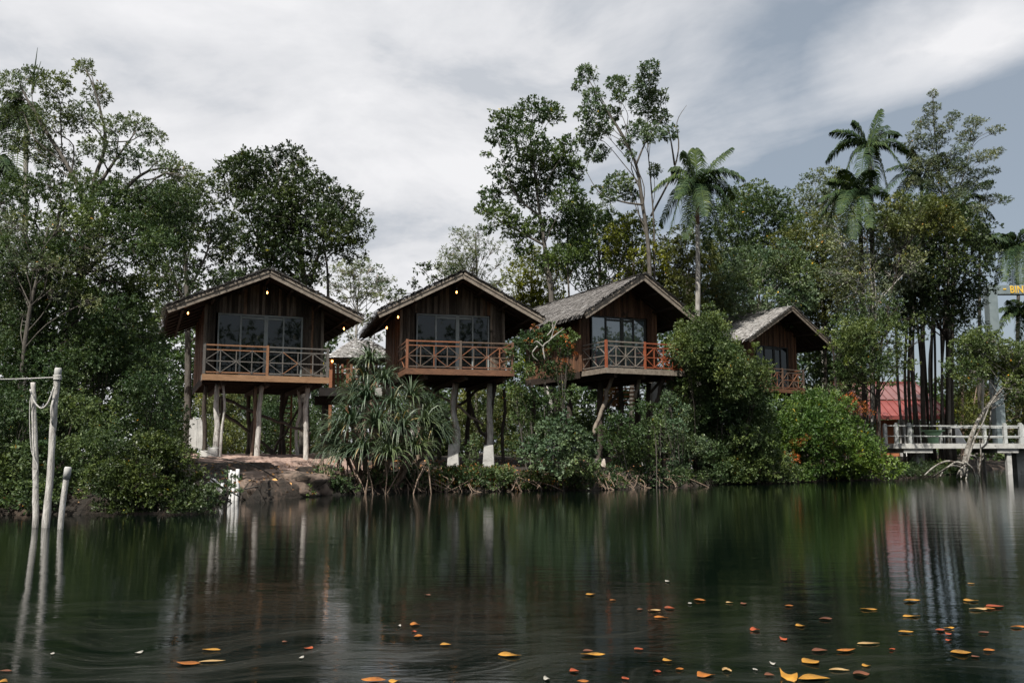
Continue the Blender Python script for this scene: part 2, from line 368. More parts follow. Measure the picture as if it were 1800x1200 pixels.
def tree(name, label, cat, D, trunk, r0, cl, mat, bark='bark', lsz=.14, aspect=.45, dens=2.2, k=8, twig=2, frac=1.0, group=None,
         extra=(), spread=.9, r1=.03, shell=.4, twr=.008, base=None, grounded=True):
    P = [at(x, y, D) for x, y in trunk]
    P[0] = P[0] if base is None else np.array(base, float)
    if grounded:
        gz = float(ground_z(P[0][0], P[0][1])) - .12
        if P[0][2] > gz + .25: P.insert(0, np.array([P[0][0], P[0][1], gz]))
        else: P[0][2] = min(P[0][2], gz)
    path = smooth_path(P, 5)
    root = thing(name, path[0], label, cat, group)
    mb = MB(); n = len(path)
    rad = np.linspace(r0, r1, n)**1.0; rad[:2] *= 1.25
    mb.tube(path, rad, 9, .06)
    rest = list(cl); paths = []
    for e in extra:
        q = smooth_path([at(x, y, D + (e[1] if len(e) > 1 else 0)) for x, y in e[0]], 4)
        mb.tube(q, np.linspace(r0*.42, r1*.5, len(q)), 7, .05); paths.append(q)
    for c in cl:
        ds = [np.linalg.norm(p_ - c[0], axis=1).min() for p_ in [path] + paths]; j = int(np.argmin(ds))
        if j: limbs(mb, paths[j-1], r0*.6, r1*.7, [c], twig, frac, twr)
        else: limbs(mb, path, r0, r1, [c], twig, frac, twr)
    mb.build('trunk', M[bark], root, True)
    foliage('crown', cl, M[mat], root, lsz, aspect, dens, k, spread, shell)
    return root
def shrub(name, label, cat, cl, mat, lsz=.12, aspect=.45, dens=2.4, k=8, stems=7, bark='bark', group=None, spread=.9, twig=2, r=.02, shell=.35, srad=.4):
    cs = np.array([c for c, _ in cl]); bx, by = np.median(cs[:, 0]), cs[:, 1].mean()
    by = max(by, float(np.interp(bx, BX, BY)) + .3)
    b = np.array([bx, by, float(ground_z(bx, by)) - .1])
    root = thing(name, b, label, cat, group)
    mb = MB()
    idx = rng.permutation(len(cl))
    for j, i in enumerate(idx[:max(stems, 1)*2]):
        c, rr = cl[i]
        foot = b + np.array([rng.normal()*srad, rng.normal()*srad*.5, 0]); foot[0] = foot[0]*.45 + c[0]*.55
        foot[2] = ground_z(foot[0], foot[1]) - .1
        m = foot*.5 + c*.5 + rng.normal(size=3)*.12
        q = smooth_path([foot, m, c], 4); mb.tube(q, np.linspace(r, .008, len(q)), 5, .05, cap=False)
        for _ in range(twig):
            e = c + unit(rng.normal(size=3))*np.array(rr)
            mb.tube(np.array([m, (m+e)/2 + rng.normal(size=3)*.06, e]), [.008, .006, .004], 3, 0, cap=False)
    mb.build('stems', M[bark], root, True)
    foliage('leaves', cl, M[mat], root, lsz, aspect, dens, k, spread, shell)
    return root

# ------------------------------------------------------------------ ground and water
bank_px = [(-260, 912), (0, 908), (180, 903), (340, 898), (402, 878), (470, 873), (560, 870), (760, 864), (1040, 861), (1240, 852), (1440, 845), (1580, 841), (1640, 836), (1720, 826), (1800, 821), (2000, 818)]
bp = np.array([onz(x, y) for x, y in bank_px]); order = np.argsort(bp[:, 0]); BX, BY = bp[order, 0], bp[order, 1]
def bank_z(t):
    return np.interp(t, [-60, -8, -3, -.6, 0, .35, 1.2, 3.5, 7, 14, 40, 3000], [-2, -1.6, -1.0, -.35, -.06, .16, .34, .52, .78, .92, 1.0, 1.0])
xs = np.concatenate([[-3000, -400, -120], np.arange(-45, 60.1, .5), [130, 400, 3000]])
ts = np.concatenate([[-12, -8, -5, -3, -1.6, -.8, -.4, 0, .2, .4, .7, 1.0, 1.5], np.arange(2, 14, .6), np.arange(14, 40, 2.5), [45, 60, 100, 250, 800, 3000]])
by_ = np.interp(xs, BX, BY)
gv = []
wig = .35*np.sin(xs*1.9) + .22*np.sin(xs*4.3 + 1) + .12*np.sin(xs*9.1)
for i, x in enumerate(xs):
    for t in ts:
        tt = t + (wig[i] if 0 <= t < 6 else 0)*(.8 if t < 3 else .3)*(abs(x) < 60)
        z = float(bank_z(t)) + (.05*math.sin(x*2.3 + t*1.7) + .04*math.sin(x*5.1 - t*3.1))*(0 < t < 60)
        gv.append((x, by_[i] + tt, z))
nT = len(ts); gf = [(i*nT + j, (i+1)*nT + j, (i+1)*nT + j + 1, i*nT + j + 1) for i in range(len(xs)-1) for j in range(nT-1)]
g = MB(); g.add(gv, gf, .5)
m, t, p = base_mat('river_bank_soil')
tcn = nd(t, 'ShaderNodeTexCoord').outputs['Object']
a = noise(t, tcn, .55, 8, .68, .8, (7.3, 2.1, 0)); b2 = noise(t, tcn, 9, 5, .7)
c1 = ramp(t, a, [(.38, (.014, .012, .009)), (.52, (.040, .030, .022)), (.62, (.12, .085, .065)), (.74, (.25, .18, .145))])
c2 = ramp(t, b2, [(.3, (.6, .6, .6)), (.7, (1.25, 1.2, 1.15))])
mx = nd(t, 'ShaderNodeMix', data_type='RGBA'); mx.blend_type = 'MULTIPLY'; mx.inputs[0].default_value = 1
t.links.new(c1, mx.inputs[6]); t.links.new(c2, mx.inputs[7]); t.links.new(mx.outputs[2], p.inputs['Base Color'])
p.inputs['Roughness'].default_value = .95
bb = nd(t, 'ShaderNodeBump'); bb.inputs['Strength'].default_value = 1.0; bb.inputs['Distance'].default_value = .15
t.links.new(b2, bb.inputs['Height']); t.links.new(bb.outputs[0], p.inputs['Normal'])
tag(g.build('ground', m, None, True), kind='structure')
# river bed in front of and behind the camera
g = MB(); ymin = -38.0
rows = [(-3000, 1.0), (-60, 1.0), (-41, .8), (-38.5, .1), (-36, -1.5)]
g.add([(x, y, z) for x in (-3000, 3000) for y, z in rows], [(i, 5+i, 6+i, 1+i) for i in range(4)], .5)
tag(g.build('ground', m), kind='structure')
g = MB(); g.add([(-3000, -37, -2.1), (3000, -37, -2.1), (3000, 60, -2.1), (-3000, 60, -2.1)], [(0, 1, 2, 3)], .5)
tag(g.build('river_bed', M['rock']), kind='structure')

m, t, p = base_mat('dark_river_water')
tcn = nd(t, 'ShaderNodeTexCoord').outputs['Object']
p.inputs['Roughness'].default_value = .015; p.inputs['IOR'].default_value = 1.30
# swirls of pale scum drifting on the near water
wv = noise(t, tcn, .22, 3, .5, 0, (3, 1, 0), (1, 1, 1))
wc = nd(t, 'ShaderNodeVectorMath', operation='SCALE'); cb2 = nd(t, 'ShaderNodeCombineXYZ')
t.links.new(mth(t, 'MULTIPLY', wv, 1.1), cb2.inputs[0]); t.links.new(mth(t, 'MULTIPLY', wv, 5.5), cb2.inputs[1])
va = nd(t, 'ShaderNodeVectorMath', operation='ADD'); t.links.new(tcn, va.inputs[0]); t.links.new(cb2.outputs[0], va.inputs[1])
s1 = noise(t, va.outputs[0], 1.0, 8, .62, .9, (0, 0, 0), (.55, 2.6, 1))
s2 = noise(t, va.outputs[0], 5.5, 8, .78, .6, (5, 3, 0), (.35, 3.4, 1))
sm = mth(t, 'MULTIPLY', ramp(t, s1, [(.42, (0, 0, 0)), (.68, (1, 1, 1))]), ramp(t, s2, [(.36, (.05, .05, .05)), (.66, (1, 1, 1))]))
sxyz = nd(t, 'ShaderNodeSeparateXYZ'); t.links.new(tcn, sxyz.inputs[0])
edge = mth(t, 'ADD', sxyz.outputs[1], mth(t, 'MULTIPLY', wv, -3))
near = nd(t, 'ShaderNodeMapRange'); t.links.new(edge, near.inputs[0]); near.inputs[1].default_value = 3.5; near.inputs[2].default_value = 7.0
near.inputs[3].default_value = 1; near.inputs[4].default_value = 0
fl = ramp(t, noise(t, va.outputs[0], 34, 3, .6, .2, (0, 0, 0), (.6, 1.5, 1)), [(.66, (0, 0, 0)), (.72, (1, 1, 1))])      # tiny drifting flecks
fleck = mth(t, 'MULTIPLY', mth(t, 'MULTIPLY', fl, near.outputs[0]), ramp(t, s1, [(.45, (0, 0, 0)), (.6, (1, 1, 1))]))
sm = mth(t, 'MULTIPLY', sm, near.outputs[0])
colr = ramp(t, sm, [(0, (.0016, .0040, .0028)), (1, (.030, .032, .027))])
mf = nd(t, 'ShaderNodeMix', data_type='RGBA'); t.links.new(fleck, mf.inputs[0]); t.links.new(colr, mf.inputs[6]); mf.inputs[7].default_value = (.11, .10, .075, 1)
t.links.new(mf.outputs[2], p.inputs['Base Color'])
rr = nd(t, 'ShaderNodeMapRange'); t.links.new(sm, rr.inputs[0]); rr.inputs[3].default_value = .02; rr.inputs[4].default_value = .45
t.links.new(rr.outputs[0], p.inputs['Roughness'])
r1_ = noise(t, tcn, 1.6, 3, .5, .2, (0, 0, 0), (.55, 1.6, 1)); r2_ = noise(t, tcn, 9, 4, .6, .3, (2, 0, 0), (.45, 1.5, 1))
r3_ = noise(t, tcn, 26, 3, .6, .4, (1, 5, 0), (.6, 1.3, 1))
hh = mth(t, 'ADD', mth(t, 'ADD', mth(t, 'MULTIPLY', r1_, .8), mth(t, 'MULTIPLY', r2_, .24)), mth(t, 'MULTIPLY', r3_, .05))
bb = nd(t, 'ShaderNodeBump'); bb.inputs['Strength'].default_value = .12; bb.inputs['Distance'].default_value = .05
t.links.new(hh, bb.inputs['Height']); t.links.new(bb.outputs[0], p.inputs['Normal'])
g = MB(); g.add([(-3000, -3000, 0), (3000, -3000, 0), (3000, 300, 0), (-3000, 300, 0)], [(0, 1, 2, 3)], .5)
tag(g.build('water', m), kind='structure')

# ------------------------------------------------------------------ huts
def tubepx(mb, pts, D, r0, r1=None, k=8, jit=.07, wob=.03, n=4, D2=None):
    D2 = D if D2 is None else D2
    P = [at(x, y, D + (D2-D)*i/(len(pts)-1)) for i, (x, y) in enumerate(pts)]
    P = smooth_path(P, n); P[1:-1] += rng.normal(size=(len(P)-2, 3))*wob
    mb.tube(P, np.linspace(r0, r0 if r1 is None else r1, len(P)), k, jit)
    return P
class Hut:
    def __init__(s, q, label):
        s.q = q; a = R(q['a']); s.X = np.array([math.cos(a), math.sin(a), 0]); s.Y = np.array([-math.sin(a), math.cos(a), 0]); s.Z = np.array([0, 0, 1.])
        s.o = np.array([q['x0'], q['y0'], q['zd']])
        s.root = thing('stilt_cabin', (q['x0'], q['y0'], float(ground_z(q['x0'], q['y0']))), label, 'cabin', 'wooden cabins on stilts above the bank')
    def P(s, x, y, z): return s.o + s.X*x + s.Y*y + s.Z*z
def roofz(q, x): return q['p'] - (q['p']-q['e'])*abs(x-q['rx'])/q['S']
def make_hut(q, label, thatch='thatch', front='plank_grey', side='plank_red', fascia='fascia_orange', rail='rail_mixed', glass='glass', lamps=(), simple=False, railvar=None, frame='frame'):
    H = Hut(q, label); root = H.root; P = H.P; X, Y, Z = H.X, H.Y, H.Z
    ww, Wd, b, dx, dw = q['ww'], q['Wd'], q['b'], q['dx'], q['w']
    # front wall of upright boards with the door opening left out
    mb = MB(); x = -ww/2
    while x < ww/2 - .02:
        wd = min(random.uniform(.07, .13), ww/2 - x)
        top = roofz(q, x + wd/2) - .10; o = random.uniform(0, .022)
        lo, hi = max(x, q['dl']), min(x + wd, q['dr'])
        v = random.random()**1.4
        segs = [(0.0, top)]
        if hi - lo > .01: segs = [(q['dt'] + .06 + random.uniform(-.01, .03), top)]
        for z0, z1 in segs: mb.frame(P(x + .004, -o, z0), X*(wd-.008), Y*(.035), Z*(z1-z0), v)
        x += wd
    mb.build('front_wall', M[front], root)
    for sgn, nm in ((-1, 'side_wall'), (1, 'side_wall')):
        mb = MB(); y = .04
        xe = sgn*ww/2
        while y < Wd:
            wd = min(random.uniform(.08, .14), Wd - y)
            top = roofz(q, xe) - .08; o = random.uniform(0, .02)
            mb.frame(P(xe + (-o if sgn < 0 else o-.03), y, -.12), X*.03, Y*(wd-.006), Z*(top+.12), random.random())
            y += wd + .0001
        mb.build(nm, M[side], root)
    mb = MB()
    mb.add([P(-ww/2, Wd, -.1), P(ww/2, Wd, -.1), P(ww/2, Wd, roofz(q, ww/2)-.08), P(q['rx'], Wd, q['p']-.1), P(-ww/2, Wd, roofz(q, -ww/2)-.08),
            P(-ww/2, Wd-.04, -.1), P(ww/2, Wd-.04, -.1), P(ww/2, Wd-.04, roofz(q, ww/2)-.08), P(q['rx'], Wd-.04, q['p']-.1), P(-ww/2, Wd-.04, roofz(q, -ww/2)-.08)],
           [(4, 3, 2, 1, 0), (5, 6, 7, 8, 9), (0, 1, 6, 5), (1, 2, 7, 6), (4, 0, 5, 9)], .3)
    mb.build('rear_wall', M[side], root)
    # corner posts
    for xe in (-ww/2, ww/2):
        mb = MB(); mb.frame(P(xe - .045, -.05, 0), X*.09, Y*.05, Z*(roofz(q, xe)-.1), .7)
        mb.build('corner_post', M[front], root)
    # door
    dr = MB(); dl, dR, dt = q['dl'], q['dr'], q['dt']
    Wdt = dR - dl; cuts = [0, .265, .56, .77, 1.0]
    dr.frame(P(dl, .0, dt), X*Wdt, Y*.07, Z*.06, .5); dr.frame(P(dl, .0, .0), X*Wdt, Y*.07, Z*.05, .5)
    for c, wdm in zip(cuts, (.05, .06, .13, .05, .05)):
        xm = dl + Wdt*c; xm = min(max(xm, dl + wdm/2), dR - wdm/2)
        dr.frame(P(xm - wdm/2, -.01, .05), X*wdm, Y*.06, Z*(dt-.05), .5)
    door = dr.build('sliding_door', M[frame], root)
    for i in (1, 2):
        xa, xb = dl + Wdt*cuts[i] + .04, dl + Wdt*cuts[i+1] - .04
        for z_, h_ in ((dt-.10, .07), (.06, .10)):
            dr = MB(); dr.frame(P(xa, -.004, z_), X*(xb-xa), Y*.04, Z*h_, .5); dr.build('door_leaf_rail', M[frame], door)
    for i in range(4):
        gl = MB(); xa, xb = dl + Wdt*cuts[i] + .02, dl + Wdt*cuts[i+1] - .02
        gl.frame(P(xa, .03 + .004*i, .04), X*(xb-xa), Y*.008, Z*(dt-.03), .5)
        gl.build('pane', M[glass], door)
    # platform
    pl = MB(); y = -b + .02
    while y < 0: pl.frame(P(dx-dw/2+.02, y, -.04), X*(dw-.04), Y*.13, Z*.035, None); y += .14
    pl.frame(P(-ww/2+.03, 0.0, -.06), X*(ww-.06), Y*Wd, Z*.05, .3)
    for i in range(7):
        yy = -b + .25 + i*(Wd + b - .5)/6; xx0, xx1 = (min(dx-dw/2, -ww/2)+.04, max(dx+dw/2, ww/2)-.04) if yy > 0 else (dx-dw/2+.04, dx+dw/2-.04)
        pl.frame(P(xx0, yy, -.19), X*(xx1-xx0), Y*.08, Z*.125, .4)
    for xx in (-ww*.36, 0, ww*.36): pl.frame(P(xx, -b+.1, -.34), X*.12, Y*(Wd+b-.2), Z*.148, .3)
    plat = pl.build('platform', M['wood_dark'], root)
    fa = MB(); fa.frame(P(dx-dw/2, -b-.04, -.20), X*dw, Y*.04, Z*.20, .5)
    fa.build('front_fascia', M[fascia], plat)
    for xe, y0_, dy_, z_, h_ in ((dx-dw/2-.001, -b+.002, b, -.197, .19), (dx+dw/2-.039, -b+.002, b, -.197, .19), (-ww/2-.035, .003, Wd-.01, -.27, .25), (ww/2, .003, Wd-.01, -.27, .25)):
        fa = MB(); fa.frame(P(xe, y0_, z_), X*(.04 if dy_ == b else .035), Y*dy_, Z*h_, .5)
        fa.build('side_fascia', M['wood_dark'] if dy_ != b else M['wood_grey'] if fascia != 'fascia_brown' else M['fascia_brown'], plat)
    # railing
    rh = q['rail']; xl, xr = dx-dw/2+.05, dx+dw/2-.05; xm = (xl+xr)/2; yf = -b+.04
    rv = railvar or (lambda f, kind: random.random())
    root_r = MB()
    root_r.beam(P(xl, yf, rh), P(xm, yf, rh), .06, .045, var=rv(.25, 'top')); root_r.beam(P(xm, yf, rh), P(xr, yf, rh), .06, .045, var=rv(.75, 'top'))
    rail_o = root_r.build('railing', M[rail], root)
    for i, xx in enumerate((xl, xm, xr)):
        pm = MB(); pm.frame(P(xx-.04, yf-.04, 0), X*.08, Y*.08, Z*(rh+.05), rv([0.02, .5, .98][i], 'post')); pm.build('post', M[rail], rail_o)
    inf = MB(); zt, zb = rh*.84, .07; zm = (zt+zb)/2
    for x0, x1 in ((xl, xm), (xm, xr)):
        f = lambda t: ((x0+(x1-x0)*t) - xl)/(xr-xl)
        for z, hgt in ((zt, .035), (zb, .04), (zm, .03)):
            inf.beam(P(x0+.04, yf, z), P(x1-.04, yf, z), .035, hgt, var=rv(f(.5), 'rail'))
        for i in range(4):
            xa, xb = x0 + (x1-x0)*i/4, x0 + (x1-x0)*(i+1)/4; hi0, hi1 = (zm, zt) if i % 2 == 0 else (zt, zm); lo0, lo1 = (zm, zb) if i % 2 == 0 else (zb, zm)
            inf.beam(P(xa, yf-.005, hi0), P(xb, yf-.005, hi1), .024, .028, Y, var=rv(f((i+.5)/4), 'diag')); inf.beam(P(xa, yf-.012, lo0), P(xb, yf-.012, lo1), .024, .028, Y, var=rv(f((i+.5)/4), 'diag'))
            if i: inf.frame(P(xa-.016, yf-.012, zb), X*.032, Y*.03, Z*(zt-zb), rv(f(i/4), 'vert'))
    inf.build('infill', M[rail], rail_o)
    for xe in (xl, xr):
        inf = MB()
        for z in (rh, zt, zm, zb): inf.beam(P(xe, yf+.05, z), P(xe, -.02, z), .04, .035, var=rv(.02 if xe == xl else .98, 'side'))
        nn = 3
        for i in range(nn):
            ya, yb = yf + (0-yf)*i/nn, yf + (0-yf)*(i+1)/nn
            inf.beam(P(xe+.01, ya, zm if i % 2 == 0 else zt), P(xe+.01, yb, zt if i % 2 == 0 else zm), .024, .028, X, var=rv(.02 if xe == xl else .98, 'side'))
            inf.beam(P(xe+.015, ya, zm if i % 2 == 0 else zb), P(xe+.015, yb, zb if i % 2 == 0 else zm), .024, .028, X, var=rv(.02 if xe == xl else .98, 'side'))
        inf.build('side_infill', M[rail], rail_o)
    # roof
    of, Ln, Sp, rx, e, pz = q['of'], q['L'], q['S'], q['rx'], q['e'], q['p']
    y0, y1 = -of + .03, Ln - of
    rf = MB()
    for sg in (-1, 1):
        ex = rx + sg*Sp; th_ = .10
        A, B_, C_, D_ = P(rx, y0, pz-.02), P(ex, y0, e-.02), P(ex, y1, e-.02), P(rx, y1, pz-.02)
        dn = np.array([0, 0, th_])
        vs_ = [A-dn, B_-dn, C_-dn, D_-dn, A, B_, C_, D_]
        fs_ = [(0, 1, 2, 3), (7, 6, 5, 4), (4, 5, 1, 0), (5, 6, 2, 1), (6, 7, 3, 2)]
        if sg > 0: fs_ = [tuple(reversed(f)) for f in fs_]
        rf.add(vs_, fs_, .3)
        nr = 8
        for i in range(nr+1):
            yy = y0 + .12 + (y1-y0-.24)*i/nr
            rf.beam(P(rx + sg*.05, yy, pz-.17), P(ex - sg*.05, yy, e-.17), .05, .10, Y, var=.5)
        for fr in (.25, .55, .85):
            xx = rx + sg*Sp*fr; zz_ = pz - (pz-e)*fr - .25
            rf.beam(P(xx, y0+.04, zz_), P(xx, y1-.1, zz_), .07, .08, var=.6)
    rf.beam(P(rx, y0+.03, pz-.24), P(rx, y1-.05, pz-.24), .10, .12, var=.6)
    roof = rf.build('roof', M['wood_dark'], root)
    for sg in (-1, 1):
        bm_ = MB(); a_, b_ = P(rx, -of - .02, pz-.11), P(rx + sg*Sp, -of - .02, e-.11)
        dd = unit(b_-a_); nn = unit(np.cross(dd, Y)); nn = nn if nn[2] > 0 else -nn
        bm_.frame(a_ - nn*.10 - Y*.025, (b_-a_), Y*.05, nn*.19, .6)
        bm_.frame(a_ + nn*.04 - Y*.055, (b_-a_)*1.0, Y*.028, nn*.07, .9)
        bm_.build('bargeboard', M['wood_grey'], roof)
    # thatch as overlapping courses of shaggy tiles
    V, va_ = [], []
    for sg in (-1, 1):
        sl_ = unit(P(rx + sg*Sp, 0, e) - P(rx, 0, pz)); nrm = unit(np.cross(sl_, Y)); nrm = nrm if nrm[2] > 0 else -nrm
        Ls = np.linalg.norm(P(rx + sg*Sp, 0, e) - P(rx, 0, pz)); nrow = int(Ls/.13)
        for r in range(nrow+1):
            n = int((y1-y0+.12)/.085)
            u = (y0-.08) + (np.arange(n) + rng.uniform(0, 1, n))*(y1-y0+.14)/n
            s0 = max(0, r*Ls/nrow - .16) + rng.uniform(-.03, .03, n); ln = rng.uniform(.22, .34, n); wd = rng.uniform(.07, .13, n)
            lift = .015 + rng.uniform(0, .03, n); tipl = lift + rng.uniform(.008, .03, n); sk = rng.normal(size=n)*.015
            base = H.P(rx, 0, pz)[None] + sl_*s0[:, None] + Y*u[:, None]
            tip = base + sl_*ln[:, None] + Y*sk[:, None]
            q0 = base + nrm*lift[:, None]; q1 = tip + nrm*tipl[:, None]
            h_ = Y*wd[:, None]/2
            V.append(np.stack([q0-h_, q1-h_*.8, q1+h_*.8, q0+h_], 1)); va_.append(np.clip(rng.normal(.5, .14, n), 0, 1))
        # shaggy gable verge, its sunlit rim put into paler tones; fringe at the eave
        n = 420; s0 = rng.uniform(0, Ls, n); base = H.P(rx, 0, pz)[None] + sl_*s0[:, None] + Y*(y0 - .05) + nrm*rng.uniform(.0, .05, n)[:, None]
        dn = unit(-Y[None]*1 + sl_*rng.uniform(0, 1.2, n)[:, None] + nrm*rng.uniform(-.1, .5, n)[:, None])
        ln = rng.uniform(.05, .13, n); h_ = sl_[None]*.05
        V.append(np.stack([base - h_ + nrm*.03, base + dn*ln[:, None] - h_*.5 + nrm*.03, base + dn*ln[:, None] + h_*.5 + nrm*.03, base + h_ + nrm*.03], 1)); va_.append(rng.uniform(.3, 1, n))
        n = int((y1-y0)/.03); u = rng.uniform(y0, y1, n); base = H.P(rx + sg*Sp, 0, e)[None] + Y*u[:, None]
        dn = unit(sl_[None]*.6 - Z[None]*rng.uniform(.3, 1.2, n)[:, None]); ln = rng.uniform(.06, .2, n); h_ = Y[None]*.025
        V.append(np.stack([base - h_, base + dn*ln[:, None] - h_*.5, base + dn*ln[:, None] + h_*.5, base + h_], 1)); va_.append(rng.uniform(.2, .8, n))
    n = int((y1-y0)/.05); u = rng.uniform(y0, y1, n)
    for sg in (-1, 1):
        base = H.P(rx, 0, pz)[None] + Y*u[:, None] + Z*rng.uniform(.04, .075, n)[:, None] - X[None]*sg*.03
        tip = base + X*sg*rng.uniform(.15, .26, n)[:, None] - Z*rng.uniform(.05, .10, n)[:, None]; h_ = Y[None]*.06
        V.append(np.stack([base-h_, tip-h_, tip+h_, base+h_], 1)); va_.append(rng.uniform(.4, 1, n))
    quads('thatch', np.concatenate(V), np.concatenate(va_), M[thatch], roof)
    for lx, ly, lz in lamps:
        lm = MB(); c = P(lx, ly, lz); lm.tube([c + Z*.16, c + Z*.04], [.02, .026], 8)
        l_ = lm.build('lamp', M['frame_dark'], root)
        bm_ = MB(); bm_.tube([c + Z*(.04), c + Z*.02, c - Z*.01, c - Z*.035, c - Z*.045], [.012, .022, .027, .018, .006], 8); bm_.build('bulb', M['bulb'], l_, True)
    return H
def stilts(H, D, items, name='stilt'):
    """items: (kind, pts px, r0, r1, dD)"""
    for kind, pts, r0, r1, dD in items:
        mb = MB(); P = [at(x, y, D + dD) for x, y in pts]
        P = smooth_path(P, 4); P[1:-1] += rng.normal(size=(len(P)-2, 3))*.025
        mb.tube(P, np.linspace(r0, r1, len(P)), 9, .08)
        mb.build(name, M[kind], H.root, True)
def to_ground(px, py, D):
    z = at(px, py, D)[2]; return z
def posts(H, D, items, zt):
    """upright stilts from under the platform down to the ground: (kind, px_top, px_bottom, r_top, r_bottom, dD, footing)"""
    for kind, xt, xb, r0, r1, dD, foot in items:
        Y = D + dD; s = F/Y
        xw = (xb-900)/s*1.0; g0 = float(ground_z(xw, Y))
        top = at(xt, 700, Y); top[2] = zt; 
        bot = at(xb, 800, Y); bot[2] = g0 - .1
        mid = [top*(1-t) + bot*t + rng.normal(size=3)*[.05, .03, 0] for t in (.3, .6)]
        P = smooth_path([top] + mid + [bot], 5)
        mb = MB(); mb.tube(P, np.linspace(r0, r1, len(P)), 10, .08); o = mb.build('stilt', M[kind], H.root, True)
        if foot:
            fm = MB(); h, wd = foot; fm.add([bot + np.array([sx*wd*k_, sy*wd*k_, z_]) for z_, k_ in ((-.1, 1.12), (h, .85)) for sx, sy in ((-1, -1), (1, -1), (1, 1), (-1, 1))],
                [(3, 2, 1, 0), (4, 5, 6, 7), (0, 1, 5, 4), (1, 2, 6, 5), (2, 3, 7, 6), (3, 0, 4, 7)], .5)
            ob = fm.build('footing', M['concrete_warm'] if foot[1] > .2 else M['concrete'], o)
            bv = ob.modifiers.new('bevel', 'BEVEL'); bv.width = .03; bv.segments = 2

q1 = dict(x0=-8.47, y0=30.95, zd=3.68, a=22.01, w=4.10, dx=0.01, ww=3.91, b=0.86, S=3.12, rx=-0.07, e=2.05, p=3.45, of=1.37, L=7.61, Wd=6.32, rail=0.96, dl=-1.55, dr=1.27, dt=2.09)
q2 = dict(x0=-2.16, y0=33.04, zd=3.96, a=14.95, w=3.77, dx=-0.16, ww=3.81, b=1.6, S=2.96, rx=0.07, e=1.98, p=3.52, of=1.37, L=6.82, Wd=4.4, rail=0.93, dl=-1.35, dr=1.36, dt=2.14)
q2['b'] = 2.2
q3 = dict(x0=4.12, y0=34.92, zd=4.19, a=25.37, w=3.41, dx=0.05, ww=3.42, b=1.75, S=2.55, rx=0.20, e=1.96, p=3.60, of=1.47, L=8.98, Wd=4.61, rail=0.96, dl=-1.22, dr=1.26, dt=2.10)
q4 = dict(x0=13.79, y0=48.32, zd=4.43, a=33.21, w=3.38, dx=-0.29, ww=4.00, b=1.05, S=3.32, rx=0.08, e=2.40, p=4.30, of=1.46, L=6.5, Wd=4.8, rail=1.03, dl=-1.11, dr=1.40, dt=2.3)
h1 = make_hut(q1, 'weathered brown stilt cabin nearest the left with a pale raw orange deck beam', lamps=[(-.1, -1.1, 2.75), (-2.55, -.9, 1.95), (2.75, .2, 1.85)], thatch='thatch_pale',
              railvar=lambda f, k: [.2, .9, .3][int(round(f*2))] if k == 'post' else .85 if (k == 'top' and f < .5) else (.9 if random.random() < .09 else random.uniform(.1, .5)))  # orange pieces: sun on parts of the rail put into the colour
h2 = make_hut(q2, 'dark stilt cabin with an orange cross railing behind the long-leaved screw pine', front='plank_grey', fascia='fascia_brown', rail='rail_orange', lamps=[(-.1, -1.1, 2.85), (-2.1, -.6, 1.95), (-2.35, .6, 1.72)], frame='frame')
h3 = make_hut(q3, 'grey-roofed stilt cabin with red railing and pale reflecting glass doors', front='plank_red', side='plank_red', fascia='wood_grey', rail='rail_red', glass='glass_tint', lamps=[],
              railvar=lambda f, k: ({'post': .9}.get(k, .8) if (f > .5 or k == 'post') else .2), frame='frame_dark')  # left half greyer: roof shadow on the railing put into its tone
h4 = make_hut(q4, 'farthest stilt cabin half hidden by bushes under a bright white-grey roof', front='plank_red', thatch='thatch_pale', fascia='fascia_brown', rail='rail_orange', lamps=[], frame='frame_dark')

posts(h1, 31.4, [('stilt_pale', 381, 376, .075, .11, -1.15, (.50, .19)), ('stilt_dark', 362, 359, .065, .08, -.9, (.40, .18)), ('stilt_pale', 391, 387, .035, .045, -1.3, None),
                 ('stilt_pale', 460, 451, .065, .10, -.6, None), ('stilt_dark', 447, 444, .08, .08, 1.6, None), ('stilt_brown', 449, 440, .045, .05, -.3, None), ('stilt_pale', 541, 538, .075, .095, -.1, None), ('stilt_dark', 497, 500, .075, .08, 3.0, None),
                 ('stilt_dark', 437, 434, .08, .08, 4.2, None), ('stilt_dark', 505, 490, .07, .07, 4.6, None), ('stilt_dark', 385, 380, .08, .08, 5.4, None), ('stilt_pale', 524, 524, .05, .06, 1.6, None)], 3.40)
stilts(h1, 31.5, [('stilt_dark', [(388, 698), (440, 722), (500, 745), (546, 761)], .055, .05, -.1), ('stilt_dark', [(384, 722), (430, 752), (505, 815)], .06, .05, 1.5), ('stilt_dark', [(392, 700), (386, 740)], .05, .04, .4),
                  ('stilt_dark', [(470, 790), (500, 812)], .06, .05, 1.4), ('stilt_dark', [(545, 690), (500, 760), (470, 815)], .045, .045, 2.6)], 'brace')
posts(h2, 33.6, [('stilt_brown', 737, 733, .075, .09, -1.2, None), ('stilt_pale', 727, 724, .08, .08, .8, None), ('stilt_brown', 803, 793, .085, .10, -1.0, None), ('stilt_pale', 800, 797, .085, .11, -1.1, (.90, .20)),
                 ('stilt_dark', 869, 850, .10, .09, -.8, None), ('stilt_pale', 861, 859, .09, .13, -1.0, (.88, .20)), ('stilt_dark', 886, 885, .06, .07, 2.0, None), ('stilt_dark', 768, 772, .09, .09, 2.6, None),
                 ('stilt_dark', 824, 822, .09, .09, 3.0, None), ('stilt_dark', 757, 760, .08, .08, 3.5, None)], 3.60)
